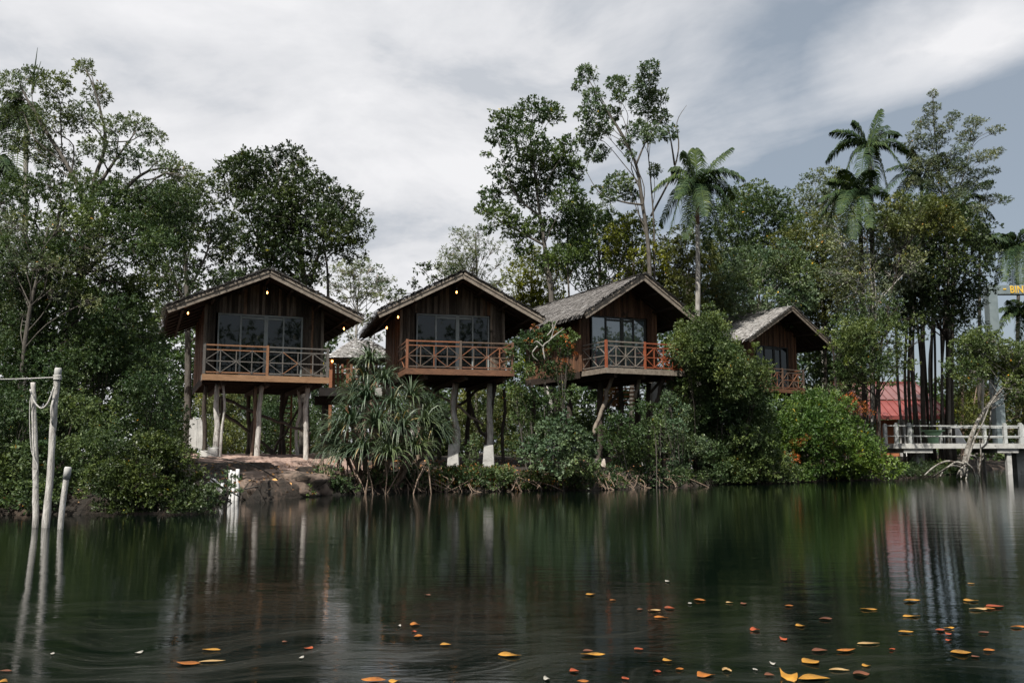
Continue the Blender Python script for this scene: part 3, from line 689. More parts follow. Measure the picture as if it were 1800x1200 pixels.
stilts(h2, 33.4, [('wood_grey', [(744, 678), (800, 712), (849, 747)], .045, .045, -.4), ('stilt_dark', [(853, 676), (815, 705), (776, 735)], .05, .05, .1), ('stilt_dark', [(822, 690), (835, 740), (858, 770)], .06, .06, .6),
                  ('stilt_dark', [(733, 665), (790, 745), (800, 770)], .05, .05, 1.2), ('wood_grey', [(765, 745), (742, 790)], .05, .05, .8)], 'brace')
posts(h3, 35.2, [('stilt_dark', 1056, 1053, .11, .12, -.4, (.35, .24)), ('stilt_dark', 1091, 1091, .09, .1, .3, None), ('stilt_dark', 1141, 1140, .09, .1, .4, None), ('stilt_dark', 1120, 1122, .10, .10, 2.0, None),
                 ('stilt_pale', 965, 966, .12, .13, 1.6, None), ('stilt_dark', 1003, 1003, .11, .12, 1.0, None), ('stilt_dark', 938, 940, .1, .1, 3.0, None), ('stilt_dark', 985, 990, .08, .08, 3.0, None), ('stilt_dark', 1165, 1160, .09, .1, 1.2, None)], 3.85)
stilts(h3, 34.6, [('wood_grey', [(1076, 658), (1066, 700), (1052, 735), (1042, 765)], .075, .08, -.6), ('wood_grey', [(1126, 659), (1117, 700)], .07, .06, -.4), ('stilt_dark', [(1166, 664), (1155, 700), (1144, 732)], .075, .075, -.3),
                  ('stilt_dark', [(1092, 686), (1058, 722)], .06, .06, .2), ('stilt_dark', [(970, 690), (985, 730), (1005, 760)], .08, .07, 1.3), ('stilt_dark', [(1168, 662), (1143, 690)], .06, .05, .2)], 'brace')
posts(h4, 48.6, [('stilt_dark', 1400, 1400, .12, .13, -.2, None), ('stilt_dark', 1340, 1340, .12, .13, .6, None), ('stilt_dark', 1370, 1370, .12, .13, 2.6, None)], 4.1)
# ------------------------------------------------------------------ palms and screw pine
def frond_mesh(root_pt, tip, lift, n_leaf=34, llen=.55, droop=1.0, wdt=.05, parent=None, mat='lf_palm'):
    """arching rachis from root to tip with two rows of hanging leaflets"""
    a, c = np.array(root_pt), np.array(tip); L_ = np.linalg.norm(c-a)
    mid = a*.5 + c*.5 + np.array([0, 0, lift]); q1_ = a*.8 + c*.2 + np.array([0, 0, lift*.62])
    pth = smooth_path([a, q1_, mid, a*.2 + c*.8 + np.array([0, 0, lift*.55]), c], 5)
    mb = MB(); mb.tube(pth, np.linspace(.035, .008, len(pth)), 5, 0, var=.7)
    s = np.linspace(.12, .99, n_leaf); idx = s*(len(pth)-1); i0 = np.minimum(idx.astype(int), len(pth)-2); fr = (idx-i0)[:, None]
    base = pth[i0]*(1-fr) + pth[i0+1]*fr; tg = unit(pth[i0+1]-pth[i0])
    sd_ = unit(np.cross(tg, [0, 0, 1.])); V = []; va_ = []
    for sg in (-1, 1):
        ll = llen*(np.sin(np.pi*np.clip(s*.85+.12, 0, 1))**.6)*rng.uniform(.85, 1.1, n_leaf)
        d0 = unit(sd_*sg*.9 + tg*.55 + np.array([0, 0, .15]) + rng.normal(size=(n_leaf, 3))*.08)
        m_ = base + d0*ll[:, None]*.5; d1 = unit(d0 + np.array([0, 0, -1.])*droop*(.9 + rng.uniform(0, .4, n_leaf)[:, None]))
        e_ = m_ + d1*ll[:, None]*.55
        h_ = unit(tg)*wdt*.5
        V.append(np.stack([base-h_*.5, m_-h_, m_+h_, base+h_*.5], 1)); V.append(np.stack([m_-h_, e_-h_*.15, e_+h_*.15, m_+h_], 1))
        v = np.clip(rng.normal(.5, .18, n_leaf), 0, .96); va_ += [v, v]
    V = np.concatenate(V); va_ = np.concatenate(va_)
    for qd, v in zip(V, va_): mb.add(qd, [(0, 1, 2, 3)], float(v))
    return mb.build('frond', M[mat], parent)
def palm(label, D, trunk, crown, tips, r0=.16, bark='bark_pale', llen=.55, lift=.8, droop=1.0, trunks=None, n_leaf=34, wdt=.055, group=None, mat='lf_palm'):
    P = [at(x, y, D) for x, y in trunk]; gz = float(ground_z(P[0][0], P[0][1])) - .1
    if P[0][2] > gz + .3: P.insert(0, np.array([P[0][0], P[0][1], gz]))
    pth = smooth_path(P, 5); root = thing('palm_tree', pth[0], label, 'palm', group)
    mb = MB(); mb.tube(pth, np.linspace(r0, r0*.7, len(pth)), 9, .03); mb.build('trunk', M[bark], root, True)
    c = at(crown[0], crown[1], D)
    mb = MB(); mb.tube(smooth_path([pth[-1], (pth[-1]+c)/2, c], 3), np.linspace(r0*.75, r0*.5, 7), 8, 0, var=.5); mb.build('crownshaft', M['rail_orange'] if bark == 'bark_pale' and D < 50 else M['bark'], root, True)
    for tp in tips:
        x, y = tp[:2]; lf = tp[2] if len(tp) > 2 else lift; dD = tp[3] if len(tp) > 3 else rng.uniform(-1.6, 1.6)
        frond_mesh(c, at(x, y, D + dD), lf, n_leaf, llen, droop, wdt, root, mat)
    return root
palm('tall slender palm with grey trunk and drooping fronds rising behind the red-railed cabin', 45, [(1226, 600), (1227, 500), (1226, 395)], (1226, 335),
     [(1160, 398, .9), (1148, 335, .7), (1172, 430, 1.2), (1285, 262, .35), (1308, 315, .7), (1300, 395, .9), (1268, 425, 1.1), (1245, 440, .9), (1205, 420, 1.0), (1200, 268, .3), (1222, 262, .25), (1180, 300, .5), (1290, 350, .8), (1255, 300, .4, -2), (1190, 350, .8, -2.2), (1240, 380, .9, -2.2), (1215, 400, .8, 2)], .15, llen=0.75, n_leaf=73, wdt=0.062, droop=1.3)
palm('tallest dark palm at the right crowned against open sky', 46, [(1534, 700), (1533, 420), (1530, 300)], (1527, 262),
     [(1462, 232, .35), (1452, 286, .75), (1478, 335, .9), (1546, 194, .15), (1580, 240, .5), (1596, 268, .5), (1590, 300, .7), (1500, 215, .3), (1512, 335, .8, -2), (1560, 330, .9), (1540, 340, .9), (1475, 262, .5, 2), (1555, 222, .3, 2)], .15, 'bark_dark', llen=0.67, n_leaf=73, wdt=0.062, droop=1.1)
palm('lower dark palm just left of the tallest right-hand palm', 44.5, [(1520, 700), (1515, 480), (1512, 400)], (1508, 352),
     [(1438, 355, .45), (1440, 385, .7), (1452, 402, .9), (1460, 318, .3), (1480, 300, .3), (1560, 350, .6), (1550, 395, .8), (1500, 420, .9, -2), (1530, 300, .3), (1475, 375, .8, -2), (1485, 410, 1.0), (1530, 400, .8, -2)], .15, 'bark_dark', llen=0.67, n_leaf=73, wdt=0.062, droop=1.2)
palm('dark palm with broad fronds behind the feathery right-hand tree', 52.8, [(1622, 700), (1622, 450), (1620, 360)], (1620, 318),
     [(1560, 300, .6), (1555, 340, .8), (1585, 380, .9), (1660, 270, .4), (1690, 300, .6), (1685, 350, .8), (1650, 390, .9), (1600, 265, .3), (1640, 390, .9, -2), (1570, 365, .8, 2)], .15, 'bark_dark', llen=0.67, n_leaf=67, wdt=0.062, droop=1.1)
palm('palm with lit blue-green fronds leaning out right of the feathery tree', 53.5, [(1672, 700), (1676, 500), (1680, 420)], (1682, 375),
     [(1745, 318, .5), (1748, 385, .8), (1738, 410, .9), (1730, 350, .6), (1640, 350, .5), (1640, 400, .8), (1700, 430, .9), (1665, 320, .3), (1715, 440, .9), (1700, 320, .4)], .15, 'bark_dark', llen=0.62, n_leaf=67, wdt=0.062, droop=1.0)
palm('far palm at right edge above the painted gateway', 62, [(1788, 720), (1790, 520)], (1786, 440),
     [(1732, 445, .6), (1728, 480, 1.0), (1750, 505, 1.3), (1768, 412, .4), (1805, 405, .4), (1830, 430, .6), (1838, 470, .9), (1810, 510, 1.2), (1780, 515, 1.2), (1745, 425, .5), (1795, 500, 1.1, -2), (1765, 495, 1.1, -2)], .16, 'bark', llen=0.86, n_leaf=70, wdt=0.072, droop=1.5)
palm('small palm crown showing between the dense tree and the far right palm', 58, [(1722, 720), (1722, 520)], (1722, 440), [(1690, 405, .4), (1755, 412, .4), (1758, 440, .7), (1690, 440, .7), (1745, 470, .9), (1705, 480, .9), (1725, 395, .2), (1770, 425, .5)], .14, 'bark', llen=0.70, n_leaf=57, wdt=0.068, droop=1.3)
palm('low palm with bushy fronds behind the gateway opening', 58, [(1800, 720), (1800, 640)], (1805, 560), [(1750, 548, .5), (1755, 580, .8), (1775, 528, .3), (1790, 600, .9), (1815, 525, .3), (1840, 560, .6), (1765, 560, .6)], .16, 'bark', llen=0.78, n_leaf=57, wdt=0.072, droop=1.3)
palm('pale-trunked palm behind the tall grey-green tree at far left', 36, [(42, 640), (44, 420), (46, 215)], (40, 190), [(0, 225, .4), (-20, 260, .8), (5, 330, 1.2), (78, 235, .6), (95, 285, .8), (90, 340, 1.0), (15, 170, .3), (-25, 310, 1.1), (70, 300, .9), (25, 345, 1.0)], .13, 'bark_pale', llen=0.59, n_leaf=60, wdt=0.058, droop=1.3)
palm('low drooping palm at left edge beside the pale trunk', 34, [(-25, 640), (-22, 420)], (-20, 300), [(35, 325, .6), (45, 360, .8), (30, 390, .9), (20, 420, 1.0), (10, 290, .5), (-60, 340, .7)], .13, 'bark', llen=0.55, n_leaf=54, wdt=0.058, droop=1.3)

sp_root = [o for o in C.objects if o.get('label', '').startswith('pale-trunked palm')][0]
for x, y in ((66, 84), (72, 108)):
    mb = MB(); mb.tube([at(56, 165, 35.8), at((56+x)/2, (160+y)/2, 35.8), at(x, y, 35.8)], [.05, .035, .008], 6); mb.build('spear_leaf', M['lf_palm'], sp_root)
# cluster of dark palm stems
st0 = at(1625, 775, 52.9); root = thing('clumping_palm', (st0[0], st0[1], float(ground_z(st0[0], st0[1]))), 'clump of many dark slender palm stems fanning up behind the white railing', 'palm clump')
for i, (xt, yt, xb) in enumerate([(1572, 470, 1590), (1580, 455, 1597), (1588, 440, 1603), (1597, 420, 1611), (1604, 430, 1618), (1612, 410, 1626), (1622, 400, 1633), (1634, 420, 1640), (1642, 400, 1645), (1650, 410, 1650), (1656, 420, 1654), (1663, 430, 1658), (1668, 400, 1661), (1640, 380, 1637), (1610, 390, 1622)]):
    Y = 52.9 + rng.uniform(-.7, .7); mb = MB(); a_ = at(xt + rng.uniform(-6, 6), yt, Y); b_ = at(xb, 790, Y); b_[2] = ground_z(b_[0], b_[1]) - .1
    P = smooth_path([b_, b_*.6 + a_*.4 + rng.normal(size=3)*[.20, .15, 0], a_*.75 + b_*.25 + rng.normal(size=3)*[.16, .1, 0], a_], 6); mb.tube(P, np.linspace(rng.uniform(.075, .10), rng.uniform(.045, .07), len(P)), 7, .08); mb.build('stem', M['bark_dark' if i % 4 else 'bark'], root, True)

# screw pine
def sword_rosette(c, n, ln, up, parent, wd=.045):
    V, va_ = [], []
    az = rng.uniform(0, 2*np.pi, n); el = np.clip(rng.normal(.75, .38, n), -.2, 1.45)
    d = np.stack([np.cos(az)*np.cos(el), np.sin(az)*np.cos(el), np.sin(el)], 1); d = unit(d + np.array(up)*.5)
    L_ = ln*rng.uniform(.75, 1.15, n); side = unit(np.cross(d, np.array([0, 0, 1.]) + rng.normal(size=(n, 3))*.2))
    p = np.repeat(np.array(c)[None], n, 0) + d*.06; seg = 6; grav = rng.uniform(.28, .50, n)
    tone = np.clip(rng.normal(.48, .2, n), 0, .94); tone[rng.random(n) > .975] = .97
    for k_ in range(seg):
        w0 = wd*(1 - (k_/seg)**2.2); w1 = wd*(1 - ((k_+1)/seg)**2.2) + .002
        p2 = p + d*(L_/seg)[:, None]
        V.append(np.stack([p - side*w0/2, p2 - side*w1/2, p2 + side*w1/2, p + side*w0/2], 1)); va_.append(tone)
        p = p2; d = unit(d + np.array([0, 0, -1.])*grav[:, None]*(.55 + .25*k_))
    V = np.concatenate(V); va_ = np.concatenate(va_); keep = V[:, :, 2].min(1) > .02
    return quads('leaf_rosette', V[keep], va_[keep], M['lf_pandan'], parent)
pb = onz(668, 862, 0); pb[1] += .7; D0 = 26.9
root = thing('screw_pine', (pb[0], D0, float(ground_z(pb[0], D0))), 'huge screw pine with arching sword leaves between the two left cabins', 'screw pine')
ros = [(650, 640, .3), (640, 670, .5), (676, 676, 0), (626, 716, .2), (645, 705, -.6), (690, 718, -.4), (722, 705, .4), (598, 762, 0), (620, 750, -.8), (662, 752, -1.0), (705, 760, -.8), (742, 752, 0), (610, 805, -.6), (640, 800, -1.1), (685, 805, -1.1), (728, 800, -.7), (655, 668, .8), (765, 770, .3), (622, 695, 1.0), (590, 795, .6), (752, 725, .8)]
rp = [at(x, y, D0 + dd) for x, y, dd in ros]
mb = MB()
for c in rp:
    foot = np.array([root['o0'][0]*.55 + c[0]*.45 + rng.normal()*.2, D0 + rng.uniform(-.2, .8), 0.]); foot[2] = max(.0, float(ground_z(foot[0], foot[1]))) - .2
    q = smooth_path([foot, foot*.5 + c*.5 + np.array([0, 0, -.1]), c], 5); mb.tube(q, np.linspace(.07, .05, len(q)), 7, .08, cap=False)
for i in range(34):
    a_ = np.array([root['o0'][0] + rng.uniform(-1.6, 1.7), D0 + rng.uniform(-1.1, .3), rng.uniform(.5, 1.2)]); e_ = a_ + np.array([rng.normal()*.25, -rng.uniform(0, .5), 0]); e_[2] = -.1
    mb.tube(np.array([a_, (a_+e_)/2 + [rng.normal()*.05, 0, .05], e_]), [.02, .02, .016], 5, 0, cap=False)
mb.build('stem', M['stilt_brown'], root, True)
for c, (x, y, dd) in zip(rp, ros):
    out = np.array([(x-665)/90, -.35 + dd*.2, .35]); sword_rosette(c, 105, 1.02 if y > 725 else .82, out, root)

# ------------------------------------------------------------------ broad-leaved trees
def T(*a, **k): return tree('broadleaf_tree', *a, **k)
# left edge: tall fine-leaved tree
cl = spots([(18, 150, 30, 24), (55, 135, 26, 16), (92, 150, 38, 26), (148, 118, 22, 14), (172, 165, 26, 20), (28, 205, 36, 26), (90, 210, 40, 30), (142, 205, 36, 28), (198, 222, 30, 20), (245, 218, 30, 17), (272, 240, 22, 15), (60, 262, 36, 26), (175, 262, 34, 22), (228, 275, 34, 22), (288, 285, 32, 20), (320, 300, 26, 17), (345, 315, 18, 14), (110, 280, 30, 26), (20, 250, 24, 18), (150, 320, 36, 24), (215, 330, 34, 24), (275, 340, 34, 26), (330, 345, 24, 22), (80, 330, 40, 26)], 22.5, 1.2)
T('tall grey-green fine-leaved tree with spreading bare limbs at far left', 'tree', 22.5, [(122, 800), (122, 680), (124, 590), (138, 500), (156, 430), (148, 360), (118, 290), (70, 215), (35, 150)], .17, cl, 'lf_fine', 'bark', .10, .40, 2.6, 9, 4, shell=.2,
  extra=[([(154, 400), (165, 320), (185, 250), (170, 170), (150, 120)], .3), ([(156, 430), (205, 350), (262, 300), (330, 300)], -.4), ([(140, 490), (210, 425), (290, 400)], .4), ([(148, 370), (190, 300), (240, 230)], -.3)], r1=.02, twr=.007)
cl = fill([(-60, 330), (80, 318), (180, 335), (300, 345), (345, 380), (310, 430), (245, 500), (225, 560), (180, 610), (-60, 620)], 60, 42, 21.5, 1.6)
T('dense dark green tree filling the left edge above the wooden posts', 'tree', 21.5, [(60, 800), (66, 640), (80, 520), (95, 420), (110, 350)], .15, cl, 'lf_dense', 'bark_dark', .095, .45, 1.9, 9, 3, shell=.3, extra=[([(80, 520), (160, 450), (240, 400)], .5), ([(72, 560), (20, 450)], 0)])
# pale bare twigs through it
cl = fill([(0, 380), (160, 390), (200, 470), (150, 560), (20, 560)], 16, 26, 20, .8)
T('sparse silvery twiggy tree standing in front of the dense left-hand tree', 'tree', 20, [(30, 830), (34, 700), (50, 560), (70, 470), (85, 400)], .06, cl, 'lf_silver', 'bark', .07, .42, 1.1, 7, 12, twr=.007, shell=.1)
cl = fill([(-60, 600), (200, 590), (245, 610), (288, 660), (300, 740), (295, 800), (200, 830), (-60, 850)], 60, 40, 20.5, 1.2)
shrub('thicket', 'dark thicket of small leaves behind the leaning wooden posts', 'thicket', cl, 'lf_dense', .085, .45, 1.7, 9, 12, 'bark_dark', twig=4, srad=1.0)
cl = fill([(170, 480), (250, 500), (258, 590), (280, 640), (225, 680), (150, 620)], 24, 30, 23.5, 1)
T('shaded tree with curved pale limb left of the first cabin', 'tree', 23, [(126, 800), (124, 700), (122, 625), (135, 560), (170, 520)], .16, cl, 'lf_dense', 'bark_dark', .09, .45, 2.0, 9, 4, extra=[([(122, 630), (150, 615), (185, 612), (230, 622)], -2.2)])
cl = fill([(178, 810), (215, 775), (295, 772), (325, 800), (335, 850), (370, 880), (378, 893), (300, 900), (185, 905)], 34, 26, 17.6, .7)
shrub('bank_bush', 'green bush hanging over the water below the first cabin', 'bush', cl, 'lf_dark', .075, .5, 2.2, 9, 6, 'bark', twig=3, srad=.6)
cl = fill([(-80, 700), (180, 720), (200, 880), (60, 905), (-80, 905)], 34, 38, 18.5, .8)
shrub('bank_bush', 'deep green bush at the left edge behind the roped posts', 'bush', cl, 'lf_dense', .08, .45, 1.6, 9, 8, 'bark', twig=5, srad=1.0)
cl = fill([(255, 620), (292, 640), (312, 690), (318, 785), (275, 800), (258, 700)], 20, 20, 27, .8)
shrub('thicket', 'narrow shaded thicket beside the first cabin\'s left wall', 'thicket', cl, 'lf_dense', .11, .45, 2.2, 8, 6, 'bark_dark')
# behind first cabin
cl = fill([(255, 350), (290, 310), (335, 315), (372, 330), (402, 372), (398, 450), (400, 545), (265, 560), (250, 450)], 34, 26, 37, 1.6)
T('bushy dark tree behind the left slope of the first roof', 'tree', 37, [(330, 800), (330, 560), (325, 450), (320, 370)], .16, cl, 'lf_dark', 'bark', .17, .5, 2.1, 8, 3, shell=.2, extra=[([(328, 540), (290, 450), (280, 390)], 0), ([(328, 520), (365, 440), (372, 380)], .5)])
cl = fill([(390, 312), (432, 268), (492, 262), (522, 285), (560, 315), (600, 322), (628, 362), (640, 425), (612, 448), (575, 442), (566, 500), (400, 520), (385, 440), (398, 385), (388, 345)], 66, 30, 42, 2.2)
T('large round dark glossy tree above the first roof peak', 'tree', 42, [(535, 800), (536, 560), (532, 470), (512, 400), (480, 330)], .22, cl, 'lf_dark', 'bark', .20, .5, 2.1, 8, 2, shell=.25, extra=[([(536, 540), (560, 450), (590, 380)], .5), ([(534, 500), (460, 430), (430, 360)], -.5), ([(577, 560), (575, 470), (560, 380)], 1)])
cl = fill([(572, 500), (588, 470), (625, 457), (665, 466), (692, 498), (698, 528), (650, 520), (600, 525)], 26, 17, 60, 1.6, .6) + spots([(590, 550, 16), (640, 560, 18), (680, 560, 14), (610, 585, 20), (660, 590, 18)], 60)
T('distant umbrella-crowned tree between the first and second roofs', 'tree', 60, [(628, 700), (626, 600), (628, 540), (632, 495)], .16, cl, 'lf_hazed', 'bark_pale', .20, .5, 1.2, 7, 6, twr=.022, shell=.2)
cl = fill([(778, 440), (800, 402), (842, 396), (880, 428), (890, 488), (872, 530), (800, 525), (782, 475)], 36, 18, 54, 1.6)
T('pale feathery tree rising behind the second roof peak', 'tree', 54, [(838, 700), (838, 560), (838, 480), (836, 410)], .13, cl, 'lf_hazed', 'bark', .17, .35, 1.1, 8, 5, twr=.016, shell=.1)
cl = spots([(738, 472, 13, 9), (762, 468, 13, 9), (788, 478, 14, 10), (728, 498, 10, 8), (812, 490, 14, 10), (705, 515, 9, 7), (690, 520, 10, 9), (760, 495, 12, 8)], 44, .5)
T('low dark spray of branches over the left slope of the second roof', 'tree', 44, [(800, 760), (800, 560), (790, 510), (760, 485)], .10, cl, 'lf_dark', 'bark_dark', .2, .5, 1.8, 8, 2)
cl = fill([(900, 455), (935, 440), (975, 460), (985, 545), (930, 560), (885, 530)], 22, 22, 50, 1.5)
T('yellow-green tree between the second and third roofs', 'tree', 50, [(935, 740), (935, 540), (932, 480)], .15, cl, 'lf_yellow', 'bark', .19, .5, 1.7, 8, 2)
# tall trees in the middle
cl = spots([(935, 195, 37, 24), (888, 210, 30, 19), (972, 198, 25, 17), (872, 240, 20, 15), (922, 250, 44, 31), (960, 275, 40, 31), (905, 305, 44, 31), (940, 340, 42, 31), (985, 300, 35, 31), (862, 345, 25, 18), (848, 368, 17, 10), (880, 375, 33, 20), (905, 400, 30, 24), (950, 400, 33, 24), (1000, 350, 35, 31), (1010, 300, 18, 24), (1000, 400, 33, 29), (1020, 440, 30, 29), (985, 450, 30, 24), (960, 460, 21, 18), (858, 400, 14, 9), (920, 435, 21, 14), (1000, 255, 18, 17), (1018, 380, 25, 24), (855, 268, 9, 7)], 44, 1.4)
T('tall leafy tree with full crown behind the second roof', 'tree', 44, [(972, 800), (970, 540), (957, 430), (944, 340), (932, 240)], .17, cl, 'lf_broad', 'bark', .20, .5, 3.3, 8, 3, shell=.25, extra=[([(1002, 640), (1000, 520), (997, 420), (1004, 320)], 1.2), ([(950, 380), (905, 340), (880, 260)], 0), ([(955, 430), (900, 400), (850, 370)], -.3)])
cl = spots([(1030, 130, 22, 15), (1014, 150, 10, 9), (1042, 168, 21, 14), (1086, 150, 22, 18), (1142, 122, 22, 15), (1134, 150, 25, 19), (1152, 170, 21, 14), (1128, 185, 23, 19), (1160, 205, 21, 17), (1178, 232, 16, 13), (1150, 235, 25, 17), (1120, 225, 23, 15), (1040, 200, 29, 21), (1072, 200, 21, 13), (1062, 225, 21, 13), (1034, 240, 22, 19), (1048, 268, 23, 18), (1100, 250, 14, 10), (1090, 320, 28, 19), (1072, 345, 20, 10), (1105, 340, 18, 14), (1150, 300, 12, 12), (1088, 170, 14, 9), (1052, 335, 16, 7), (1108, 272, 10, 7)], 46, .9)
T('tallest slender tree with open clumped crown above the third roof', 'tree', 46, [(1146, 800), (1143, 560), (1140, 440), (1128, 350), (1118, 290), (1092, 235), (1060, 185), (1035, 140)], .15, cl, 'lf_bush', 'bark', .19, .5, 3.6, 8, 2, shell=.3,
  extra=[([(1150, 640), (1150, 420), (1144, 320), (1138, 240), (1142, 130)], .8), ([(1130, 360), (1095, 355), (1055, 340), (1030, 300)], -.3), ([(1144, 380), (1180, 310), (1193, 260), (1190, 215), (1207, 185)], 1.5), ([(1118, 290), (1140, 240), (1168, 205)], -.4), ([(1186, 290), (1178, 240), (1172, 215)], 1.5)], r1=.018)
# mixed wood behind the cabins
cl = fill([(985, 400), (1040, 372), (1100, 385), (1130, 430), (1130, 520), (1040, 520), (985, 480)], 34, 26, 50, 1.6)
T('broad dark tree below the tallest slender tree', 'tree', 50, [(1055, 800), (1055, 520), (1052, 430)], .2, cl, 'lf_dense', 'bark_dark', .2, .5, 1.7, 8, 1)
cl = fill([(1075, 395), (1130, 380), (1165, 420), (1160, 500), (1090, 505), (1065, 450)], 20, 20, 47.5, 1)
T('bright yellow-green tree behind the third roof peak', 'tree', 47.5, [(1110, 800), (1112, 520), (1115, 440)], .14, cl, 'lf_yellow', 'bark', .2, .5, 1.6, 8, 2)
cl = fill([(1160, 425), (1215, 405), (1260, 440), (1275, 540), (1200, 575), (1150, 530), (1150, 470)], 34, 26, 49, 1.6)
T('dense olive tree behind the slender palm trunk', 'tree', 49, [(1215, 800), (1212, 560), (1210, 470)], .2, cl, 'lf_olive', 'bark', .2, .5, 1.7, 8, 2)
cl = fill([(1250, 395), (1285, 345), (1325, 328), (1365, 340), (1390, 385), (1392, 450), (1330, 500), (1262, 500), (1248, 440)], 44, 26, 55, 2)
T('round dark-crowned tree right of the slender palm', 'tree', 55, [(1322, 800), (1322, 520), (1320, 420)], .22, cl, 'lf_dense', 'bark_dark', .21, .5, 1.7, 8, 1)
cl = fill([(1240, 480), (1300, 455), (1370, 440), (1420, 460), (1440, 545), (1380, 570), (1290, 560), (1240, 540)], 46, 26, 50, 2)
T('grey-green leafy tree directly behind the farthest roof', 'tree', 50, [(1330, 800), (1332, 580), (1335, 500)], .18, cl, 'lf_bush', 'bark_pale', .19, .5, 1.6, 8, 3)
cl = fill([(1400, 340), (1425, 305), (1462, 298), (1490, 330), (1478, 390), (1420, 400)], 20, 20, 70, 1.5)
T('palest distant tree peeking out left of the dark palms', 'tree', 70, [(1446, 700), (1446, 450), (1446, 370)], .18, cl, 'lf_hazed', 'bark_pale', .24, .5, 1.6, 7, 1)
cl = fill([(1365, 420), (1430, 385), (1490, 400), (1520, 450), (1500, 540), (1430, 570), (1380, 520)], 44, 26, 52, 2)
T('broad yellowish olive tree between the farthest roof and the palms', 'tree', 52, [(1452, 800), (1450, 560), (1440, 460)], .14, cl, 'lf_olive', 'bark_dark', .2, .5, 1.6, 8, 2)
cl = fill([(1460, 400), (1530, 375), (1590, 400), (1610, 470), (1580, 560), (1490, 560), (1455, 490)], 34, 26, 44, 1.4)
T('silvery sunlit tree with slender white trunks right of the farthest roof', 'tree', 44, [(1532, 800), (1534, 560), (1532, 490), (1524, 430)], .08, cl, 'lf_silver', 'bark_pale', .16, .45, 1.15, 7, 6, twr=.014, shell=.1, extra=[([(1538, 640), (1540, 540), (1536, 470)], -.4), ([(1536, 540), (1590, 480), (1625, 455)], -.5), ([(1526, 640), (1527, 520), (1518, 460)], -.3)])
cl = fill([(1530, 400), (1580, 365), (1660, 360), (1720, 390), (1745, 440), (1730, 520), (1700, 560), (1640, 575), (1560, 560), (1545, 480)], 62, 30, 47.6, 1.6)
T('dense dark tree whose crown hides the top of the palm stem clump', 'tree', 52.2, [(1668, 800), (1666, 620), (1660, 500), (1650, 430)], .2, cl, 'lf_dark', 'bark_dark', .20, .5, 1.5, 8, 2, shell=.25, extra=[([(1666, 600), (1610, 500), (1580, 430)], 0), ([(1660, 520), (1710, 450)], 0)])
cl = fill([(1528, 385), (1580, 348), (1650, 352), (1690, 400), (1640, 410), (1560, 400)], 20, 20, 43.5, 1)
T('yellow-tipped bushy treetop in front of the lower dark palm', 'tree', 43.5, [(1535, 800), (1550, 600), (1585, 440)], .09, cl, 'lf_olive', 'bark_dark', .18, .5, 1.8, 8, 1)
cl = spots([(1638, 190, 16, 10), (1628, 215, 22, 12), (1660, 225, 18, 10), (1610, 240, 18, 10), (1640, 250, 26, 16), (1598, 262, 18, 12), (1625, 285, 28, 18), (1665, 280, 18, 12), (1712, 215, 20, 11), (1750, 228, 16, 7), (1700, 240, 20, 12), (1690, 262, 18, 10), (1730, 275, 24, 10), (1755, 265, 12, 6), (1685, 300, 22, 14), (1720, 305, 18, 9), (1745, 300, 12, 7), (1650, 320, 26, 16), (1680, 345, 24, 14), (1605, 320, 18, 12), (1740, 350, 22, 9), (1768, 352, 10, 7), (1715, 368, 20, 9), (1620, 355, 22, 14), (1660, 370, 20, 12), (1675, 205, 14, 9), (1640, 165, 9, 7), (1700, 325, 20, 12), (1735, 325, 14, 8), (1648, 290, 22, 14), (1690, 285, 18, 10)], 51.5, 1.0)
T('tall feathery light green tree spreading against the sky at right', 'tree', 52, [(1668, 800), (1668, 560), (1664, 420), (1655, 330), (1645, 250), (1640, 190)], .10, cl, 'lf_silver', 'bark', .13, .4, 3.0, 9, 4, twr=.009, shell=.1, extra=[([(1662, 400), (1690, 320), (1712, 250), (1750, 228)], .4), ([(1666, 430), (1700, 380), (1762, 352)], -.4), ([(1655, 340), (1620, 290), (1600, 260)], .3)], r1=.015)
cl = fill([(1495, 570), (1530, 550), (1590, 570), (1595, 620), (1560, 660), (1505, 665), (1485, 640)], 34, 20, 41, 1.4, .8, .6) + spots([(1475, 560, 14, 9), (1500, 540, 16, 9), (1560, 538, 18, 10), (1610, 560, 16, 8), (1620, 590, 14, 8), (1465, 610, 14, 9), (1480, 680, 14, 9), (1600, 640, 14, 8), (1580, 535, 14, 7), (1450, 585, 12, 8), (1530, 525, 16, 9)], 41, 1.2)
T('dark-trunked tree with orange-flecked green leaves left of the palm stems', 'tree', 41, [(1546, 800), (1545, 700), (1544, 640), (1540, 590)], .10, cl, 'lf_mid', 'bark_dark', .15, .45, 1.35, 8, 3, extra=[([(1545, 700), (1515, 675), (1490, 650)], 0), ([(1545, 690), (1575, 650)], 0)])
cl = fill([(1478, 570), (1500, 555), (1515, 600), (1495, 670), (1478, 650)], 14, 22, 43, 1)
T('leafy green tree squeezed beside the farthest cabin\'s right eave', 'tree', 43, [(1470, 800), (1468, 660), (1462, 600)], .1, cl, 'lf_broad', 'bark_dark', .16, .5, 1.8, 8, 2)
cl = fill([(1690, 590), (1720, 585), (1745, 610), (1800, 615), (1860, 600), (1860, 700), (1790, 690), (1745, 650), (1700, 660), (1680, 640)], 36, 24, 41, 1.2)
cl2_ = fill([(1425, 590), (1470, 560), (1510, 580), (1505, 700), (1450, 720), (1425, 680)], 24, 22, 53, 1)
T('dark leafy tree behind the farthest cabin\'s right eave', 'tree', 53, [(1475, 800), (1474, 660), (1470, 600)], .12, cl2_, 'lf_dense', 'bark_dark', .17, .5, 1.8, 8, 2)
